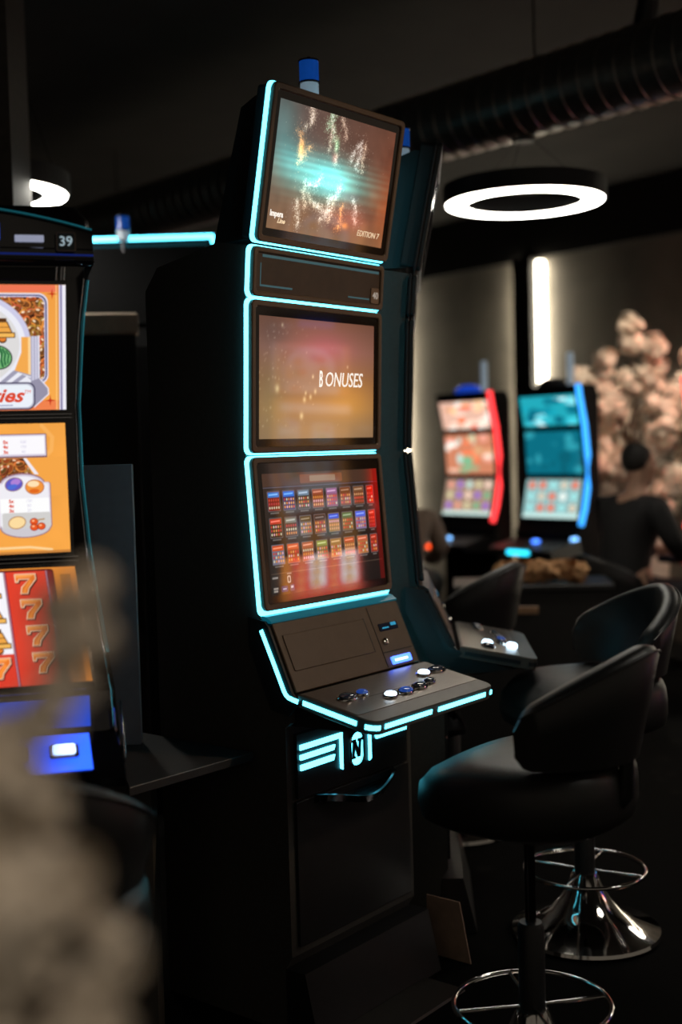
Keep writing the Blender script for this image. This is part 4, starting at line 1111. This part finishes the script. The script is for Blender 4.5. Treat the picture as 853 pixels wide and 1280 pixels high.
warm = [(240, 210, 190), (230, 120, 80), (250, 240, 230), (210, 150, 110), (236, 90, 60), (250, 200, 150)]
mixp = [(200, 190, 150), (150, 110, 190), (120, 170, 130), (230, 200, 180), (220, 150, 130), (180, 210, 200)]
far_machine((.90, 8.62, 0), rzF, 'blurred slot machine with red light tubes left of the teal one', M_LEDRED, [far_pic(1, warm, (214, 170, 150)), far_pic(2, warm + mixp, (190, 120, 90)), grid_pic(3, mixp, (170, 140, 120))], M_LEDOR, [(.0, .22, M_DOTBL)], M_DOMEB)
teal = [(20, 150, 170), (10, 110, 130), (60, 190, 205), (6, 90, 110), (130, 215, 225)]
far_machine((1.375, 8.0, 0), rzF, 'blurred slot machine with teal screens and blue light tubes', M_LEDBLUE, [far_pic(4, teal + [(200, 240, 244)], (30, 150, 165)), far_pic(5, [(10, 100, 118), (8, 84, 100), (40, 140, 155)], (8, 96, 114), 14), grid_pic(6, [(220, 230, 225), (214, 120, 100), (150, 210, 210), (200, 190, 170)], (150, 190, 190))], M_LEDCY, [(.0, .18, M_DOTB), (.24, .05, M_DOTB), (.245, .09, M_DOTBL)], mat('dark_dome', (0.02, 0.02, 0.02), 0.3))
far_machine((2.24, 7.10, 0), rzF, 'slot machine with red lights at the right frame edge, before the seated man', M_LEDRED, [far_pic(7, warm, (160, 40, 30)), far_pic(8, warm, (190, 70, 40)), grid_pic(9, warm, (150, 50, 40))], M_LEDRED, [(-.2, .25, M_DOTBL), (-.16, .30, M_DOTR)], mat('red_dome', (0.4, 0.02, 0.02), 0.3, emit=(0.9, 0.03, 0.02), strength=1.5), (-1, 1))

# ------------------------------------------------------------------ blossoms
M_PETAL = mat('cream_petal', (0.72, 0.64, 0.53), 0.6, vary=0.1)
M_TWIG = mat('brown_twig', (0.06, 0.035, 0.022), 0.8)
def blossom_cluster(rad, n, seed, petal=.5, wid=.55):
    """a bunch of five-petal flowers on a ball"""
    rg = random.Random(seed); bm = bmesh.new()
    for k in range(n):
        d = Vector((rg.gauss(0, 1), rg.gauss(0, 1), rg.gauss(0, 1))).normalized()
        c = d * rad * rg.uniform(.35, .8)
        a = d.orthogonal().normalized(); b = d.cross(a); ph = rg.uniform(0, 6)
        pl = rad * petal * rg.uniform(.8, 1.2)
        for i in range(5):
            t = ph + 2 * math.pi * i / 5; e = a * math.cos(t) + b * math.sin(t); s = d.cross(e)
            p = [c, c + e * pl * .5 + s * pl * wid * .55 + d * pl * .16, c + e * pl + d * pl * .10 + s * pl * .16, c + e * pl - s * pl * .16 + d * pl * .10, c + e * pl * .5 - s * pl * wid * .55 + d * pl * .16]
            vs = [bm.verts.new(q) for q in p]; bm.faces.new(vs)
    me = bpy.data.meshes.new('blossom_cluster'); bm.to_mesh(me); bm.free(); me.materials.append(M_PETAL)
    return me
CL = [blossom_cluster(.088, 16, s) for s in range(4)]
tree = empty('blossom_tree', (1.97, 8.42, 0), 0, 'white artificial blossom tree in a pale pot behind the seated man', 'tree')
part('pot', mat('cream_pot', (0.55, 0.50, 0.42), 0.5), tree, lambda bm: lathe(bm, [(.001, 0.0), (.17, 0.0), (.19, .02), (.26, .80), (.28, .97), (.27, .99), (.245, .97), (.001, .93)], 32), smooth=40)
def wig(p0, p1, n, amp, rg):
    return [Vector(p0).lerp(Vector(p1), i / (n - 1)) + Vector((rg.gauss(0, amp), rg.gauss(0, amp), rg.gauss(0, amp))) * (0 if i == 0 else 1) for i in range(n)]
rg_ = random.Random(5)
part('trunk', M_TWIG, tree, lambda bm: tube(bm, [(0, 0, .93), (.02, 0, 1.1), (-.01, .02, 1.3), (.02, .0, 1.5)], [.035, .03, .026, .02], 8), smooth=60)
tips = [(.03, -.1, 2.26), (.20, -.05, 2.12), (-.16, 0, 2.02), (-.28, .05, 1.95), (.42, -.05, 2.0), (.33, -.15, 1.72), (-.36, -.05, 1.62), (.46, 0, 1.45), (-.25, -.15, 1.35), (.15, -.22, 1.55), (-.08, .1, 1.75), (.30, -.1, 1.28), (.10, .15, 1.9), (-.42, 0, 1.28), (.55, .1, 1.75), (.36, -.2, 1.18), (0.0, -.25, 1.30), (-.15, .1, 1.5)]
for i, tp in enumerate(tips):
    z0 = min(1.45, max(1.0, tp[2] - .45)); pts = wig((0.01, .01, z0), tp, 7, .018, rg_)
    br = part('branch', M_TWIG, tree, lambda bm: tube(bm, pts, [.014 - .0016 * k for k in range(7)], 6), smooth=60)
    for k in range(3, 7):
        for q in range(2 if k < 6 else 3):
            c = bpy.data.objects.new('blossom_cluster', CL[rg_.randrange(4)]); COL.objects.link(c); c.parent = br
            c.location = pts[k] + Vector((rg_.gauss(0, .035), rg_.gauss(0, .035), rg_.gauss(0, .035))); c.rotation_euler = (rg_.uniform(0, 6), rg_.uniform(0, 6), rg_.uniform(0, 6)); s = rg_.uniform(.75, 1.15); c.scale = (s, s, s)

# foreground spray in a tall vase, very close to the camera
fgp = empty('flower_arrangement', (-.23, .70, .0), 0, 'out of focus spray of pale blossoms in the lower left foreground', 'flowers')
part('vase', mat('dark_glass_vase', (0.05, 0.02, 0.02), 0.2), fgp, lambda bm: lathe(bm, [(.001, .70), (.06, .70), (.07, .71), (.055, .80), (.04, .95), (.055, 1.04), (.05, 1.04), (.035, .95), (.001, .80)], 28), smooth=40)
CF = [blossom_cluster(.030, 14, 20 + s, .62, .7) for s in range(3)]
def fg_branch(pts, rad, per, spread, seed):
    rg = random.Random(seed)
    P = [Vector(p) - Vector((-.23, .70, 0)) for p in pts]
    br = part('branch', M_TWIG, fgp, lambda bm: tube(bm, P, [.0045 - .0004 * k for k in range(len(P))], 6), smooth=60)
    for a, b in zip(P[1:-1], P[2:]):
        for k in range(per):
            c = bpy.data.objects.new('blossom_cluster', CF[rg.randrange(3)]); COL.objects.link(c); c.parent = br
            c.location = a.lerp(b, (k + .5) / per) + Vector((rg.gauss(0, spread), rg.gauss(0, spread * .6), rg.gauss(0, spread)))
            c.rotation_euler = (rg.uniform(0, 6), rg.uniform(0, 6), rg.uniform(0, 6)); s = rad * rg.uniform(.8, 1.15); c.scale = (s, s, s)
fg_branch([(-.23, .70, 1.0), (-.215, .70, 1.20), (-.200, .70, 1.27), (-.185, .70, 1.32), (-.170, .70, 1.365), (-.157, .70, 1.40), (-.149, .70, 1.425)], .52, 5, .005, 1)
fg_branch([(-.23, .70, 1.0), (-.228, .70, 1.18), (-.216, .70, 1.22), (-.206, .70, 1.27), (-.200, .70, 1.30), (-.19, .70, 1.335)], 1.0, 5, .009, 2)
fg_branch([(-.23, .70, 1.0), (-.20, .70, 1.16), (-.185, .70, 1.21), (-.168, .70, 1.25), (-.162, .70, 1.262)], .6, 4, .006, 5)
fg_branch([(-.23, .70, 1.0), (-.17, .70, 1.15), (-.142, .70, 1.20), (-.136, .70, 1.21), (-.134, .70, 1.222)], .5, 3, .005, 3)
fg_branch([(-.23, .70, 1.0), (-.19, .69, 1.13), (-.165, .69, 1.165), (-.150, .69, 1.172), (-.14, .69, 1.175)], .5, 3, .006, 4)
ped = part('pedestal', M_SIDE, None, lambda bm: lathe(bm, [(.001, 0), (.16, 0), (.16, .02), (.05, .05), (.04, .62), (.15, .66), (.15, .70), (.001, .70)], 32, Matrix.Translation((-.23, .70, 0))), smooth=40)
tag(ped, 'dark round pedestal below the foreground blossoms, under the frame', 'pedestal')

# ------------------------------------------------------------------ counter with a garland of dried flowers
cnt = part('low_counter', mat('black_counter', (0.014, 0.013, 0.012), 0.5), None, lambda bm: (box(bm, -.42, .30, -.18, .18, 0, .80, ch=.006), box(bm, -.44, .32, -.20, .20, .80, .83, ch=.004)), mw=Matrix.Translation((.98, 6.05, 0)) @ Matrix.Rotation(-.1, 4, 'Z'))
tag(cnt, 'black low counter below the teal screen machine', 'counter')
gar = empty('garland', (.98, 6.0, .83), -.1, 'row of tan dried flower heads lying along the black counter', 'flowers')
M_TAN = mat('tan_dried_flower', (0.50, 0.27, 0.12), 0.7, vary=0.25, scale=80)
def tanball(seed):
    me = blossom_cluster(.05, 14, seed, .7, .7); me.materials.clear(); me.materials.append(M_TAN); return me
TB = [tanball(50 + s) for s in range(3)]
for i in range(9):
    for j in range(2):
        c = bpy.data.objects.new('flower_head', TB[(i + j) % 3]); COL.objects.link(c); c.parent = gar
        c.location = (-.20 + i * .045, -.06 + j * .11, .052 + rg_.uniform(-.002, .010)); c.rotation_euler = (rg_.uniform(0, 6), rg_.uniform(0, 6), rg_.uniform(0, 6))
tray_ = part('wooden_tray', mat('light_wood_tray', (0.30, 0.17, 0.09), 0.5), None, lambda bm: box(bm, -.085, .085, -.008, .012, .70, .735, ch=.003), mw=Matrix.Translation((.83, 5.82, 0)) @ Matrix.Rotation(-.1, 4, 'Z'))
tag(tray_, 'narrow light wooden strip on the front of the black counter', 'strip')

# ------------------------------------------------------------------ people
M_SKIN = mat('skin', (0.42, 0.24, 0.16), 0.55)
M_JACKET = mat('black_jacket', (0.014, 0.013, 0.013), 0.85)
M_HAIR = mat('dark_hair', (0.012, 0.009, 0.007), 0.7)
M_TANCLOTH = mat('tan_cloth', (0.24, 0.17, 0.125), 0.85)
M_JEANS = mat('dark_trousers', (0.012, 0.012, 0.016), 0.85)
def skin_obj(name, m, parent, chains, root=0, sub=2):
    """chains: list of [(x,y,z,r) ...]; a chain starts at an existing index when its first item is an int"""
    V, E_, Rr = [], [], []
    for ch in chains:
        prev = None
        for it in ch:
            if isinstance(it, int): prev = it; continue
            V.append(it[:3]); Rr.append(it[3]); i = len(V) - 1
            if prev is not None: E_.append((prev, i))
            prev = i
    me = bpy.data.meshes.new(name); me.from_pydata(V, E_, [])
    me.materials.append(m)
    o = bpy.data.objects.new(name, me); COL.objects.link(o); o.parent = parent
    mod = o.modifiers.new('skin', 'SKIN'); mod.use_smooth_shade = True
    for i, r_ in enumerate(Rr):
        rr = r_ if isinstance(r_, tuple) else (r_, r_)
        me.skin_vertices[0].data[i].radius = rr
        me.skin_vertices[0].data[i].use_root = (i == root)
    s = o.modifiers.new('sub', 'SUBSURF'); s.levels = sub; s.render_levels = sub
    return o
def person(loc, rz, label, cloth, hairlen, beard):
    o = empty('person', loc, rz, label, 'person')
    # body: continuous figure from pelvis to head, arms with fingers, legs to feet (seated, facing +x)
    body = [[(0, 0, .66, .12), (.01, 0, .80, .115), (.05, 0, .98, .125), (.075, 0, 1.12, .11), (.09, 0, 1.19, .055), (.105, 0, 1.245, .052), (.12, 0, 1.30, (.078, .070)), (.125, 0, 1.37, (.092, .078)), (.115, 0, 1.43, (.075, .066)), (.115, 0, 1.455, .035)],
            [6, (.205, 0, 1.315, .012), (.222, 0, 1.30, .010)]]
    idx = 12
    for s in (-1, 1):
        body.append([3, (.08, s * .17, 1.125, .055), (.13, s * .23, .95, .044), (.26, s * .20, .86, .038), (.40, s * .14, .865, .028), (.45, s * .13, .87, .030)])
        hand = idx + 4
        for q in range(4):
            body.append([hand, (.49, s * (.105 + .016 * q), .873, .009), (.52, s * (.103 + .017 * q), .862, .008), (.535, s * (.103 + .017 * q), .848, .007)])
        body.append([hand, (.455, s * .095, .865, .011), (.485, s * .085, .855, .009)])
        idx += 5 + 12 + 2
    for s in (-1, 1):
        body.append([0, (.10, s * .10, .66, .085), (.40, s * .13, .66, .065), (.42, s * .13, .45, .055), (.38, s * .13, .24, .038), (.40, s * .13, .23, .04), (.50, s * .13, .215, .035)])
    skin_obj('body', M_SKIN, o, body)
    jk = [[(-.005, 0, .66, .135), (.005, 0, .80, .135), (.045, 0, .98, .150), (.068, 0, 1.12, .135), (.085, 0, 1.185, .072)]]
    for s in (-1, 1):
        jk.append([3, (.078, s * .18, 1.125, .075), (.13, s * .24, .95, .062), (.26, s * .205, .86, .052), (.385, s * .145, .863, .040)])
    skin_obj('jacket', cloth, o, jk)
    tr = [[(0, 0, .655, .13)]]
    for s in (-1, 1):
        tr.append([0, (.10, s * .10, .66, .098), (.40, s * .13, .66, .078), (.425, s * .13, .46, .066), (.38, s * .13, .27, .052)])
    skin_obj('trousers', M_JEANS, o, tr)
    for s in (-1, 1):
        part('shoe', M_JACKET, o, lambda bm: loft(bm, [[(x, s * .13 + w_ * a, z) for a, z in ((-1, .19), (-1, .215), (-.7, h), (.7, h), (1, .215), (1, .19))] for x, w_, h in ((.33, .03, .25), (.36, .038, .27), (.43, .042, .265), (.52, .045, .24), (.56, .03, .22))]), smooth=50)
    hair = skin_obj('hair', M_HAIR, o, [[(.09, 0, 1.30, (.055, .05)), (.095, 0, 1.36, (.092, .082)), (.11, 0, 1.43, (.092, .080)), (.13, 0, 1.462, (.055, .05))]] + ([[0, (.06, 0, 1.18, .07), (.03, 0, 1.05, .05)]] if hairlen else []))
    if beard: skin_obj('beard', M_HAIR, o, [[(.135, 0, 1.245, .040), (.175, 0, 1.255, .040), (.165, 0, 1.225, .030)]])
    for s in (-1, 1):
        part('ear', M_SKIN, o, lambda bm: lathe(bm, [(.001, -.006), (.018, -.004), (.022, .004), (.001, .006)], 12, Matrix.Translation((.115, s * .082, 1.345)) @ Matrix.Rotation(math.pi / 2, 4, 'X')), smooth=60)
        part('eye', M_HAIR, o, lambda bm: lathe(bm, [(.001, -.008), (.009, 0), (.001, .008)], 10, Matrix.Translation((.198, s * .032, 1.36)) @ Matrix.Rotation(math.pi / 2, 4, 'Y')), smooth=60)
    return o
fr_rz = math.atan2(.615, .788)
person((1.50, 6.62, .02), fr_rz - .15, 'man in a dark jacket with a beard seated at the right, facing right', M_JACKET, False, True)
stool((1.47, 6.60, 0), fr_rz, 'stool under the seated man in the dark jacket', drop=.14)
person((.38, 7.72, -.08), math.radians(88), 'person in a tan top half hidden behind the unlit tall machine', M_TANCLOTH, True, False)
stool((.38, 7.69, 0), math.radians(88), 'stool under the person in the tan top', drop=.24)
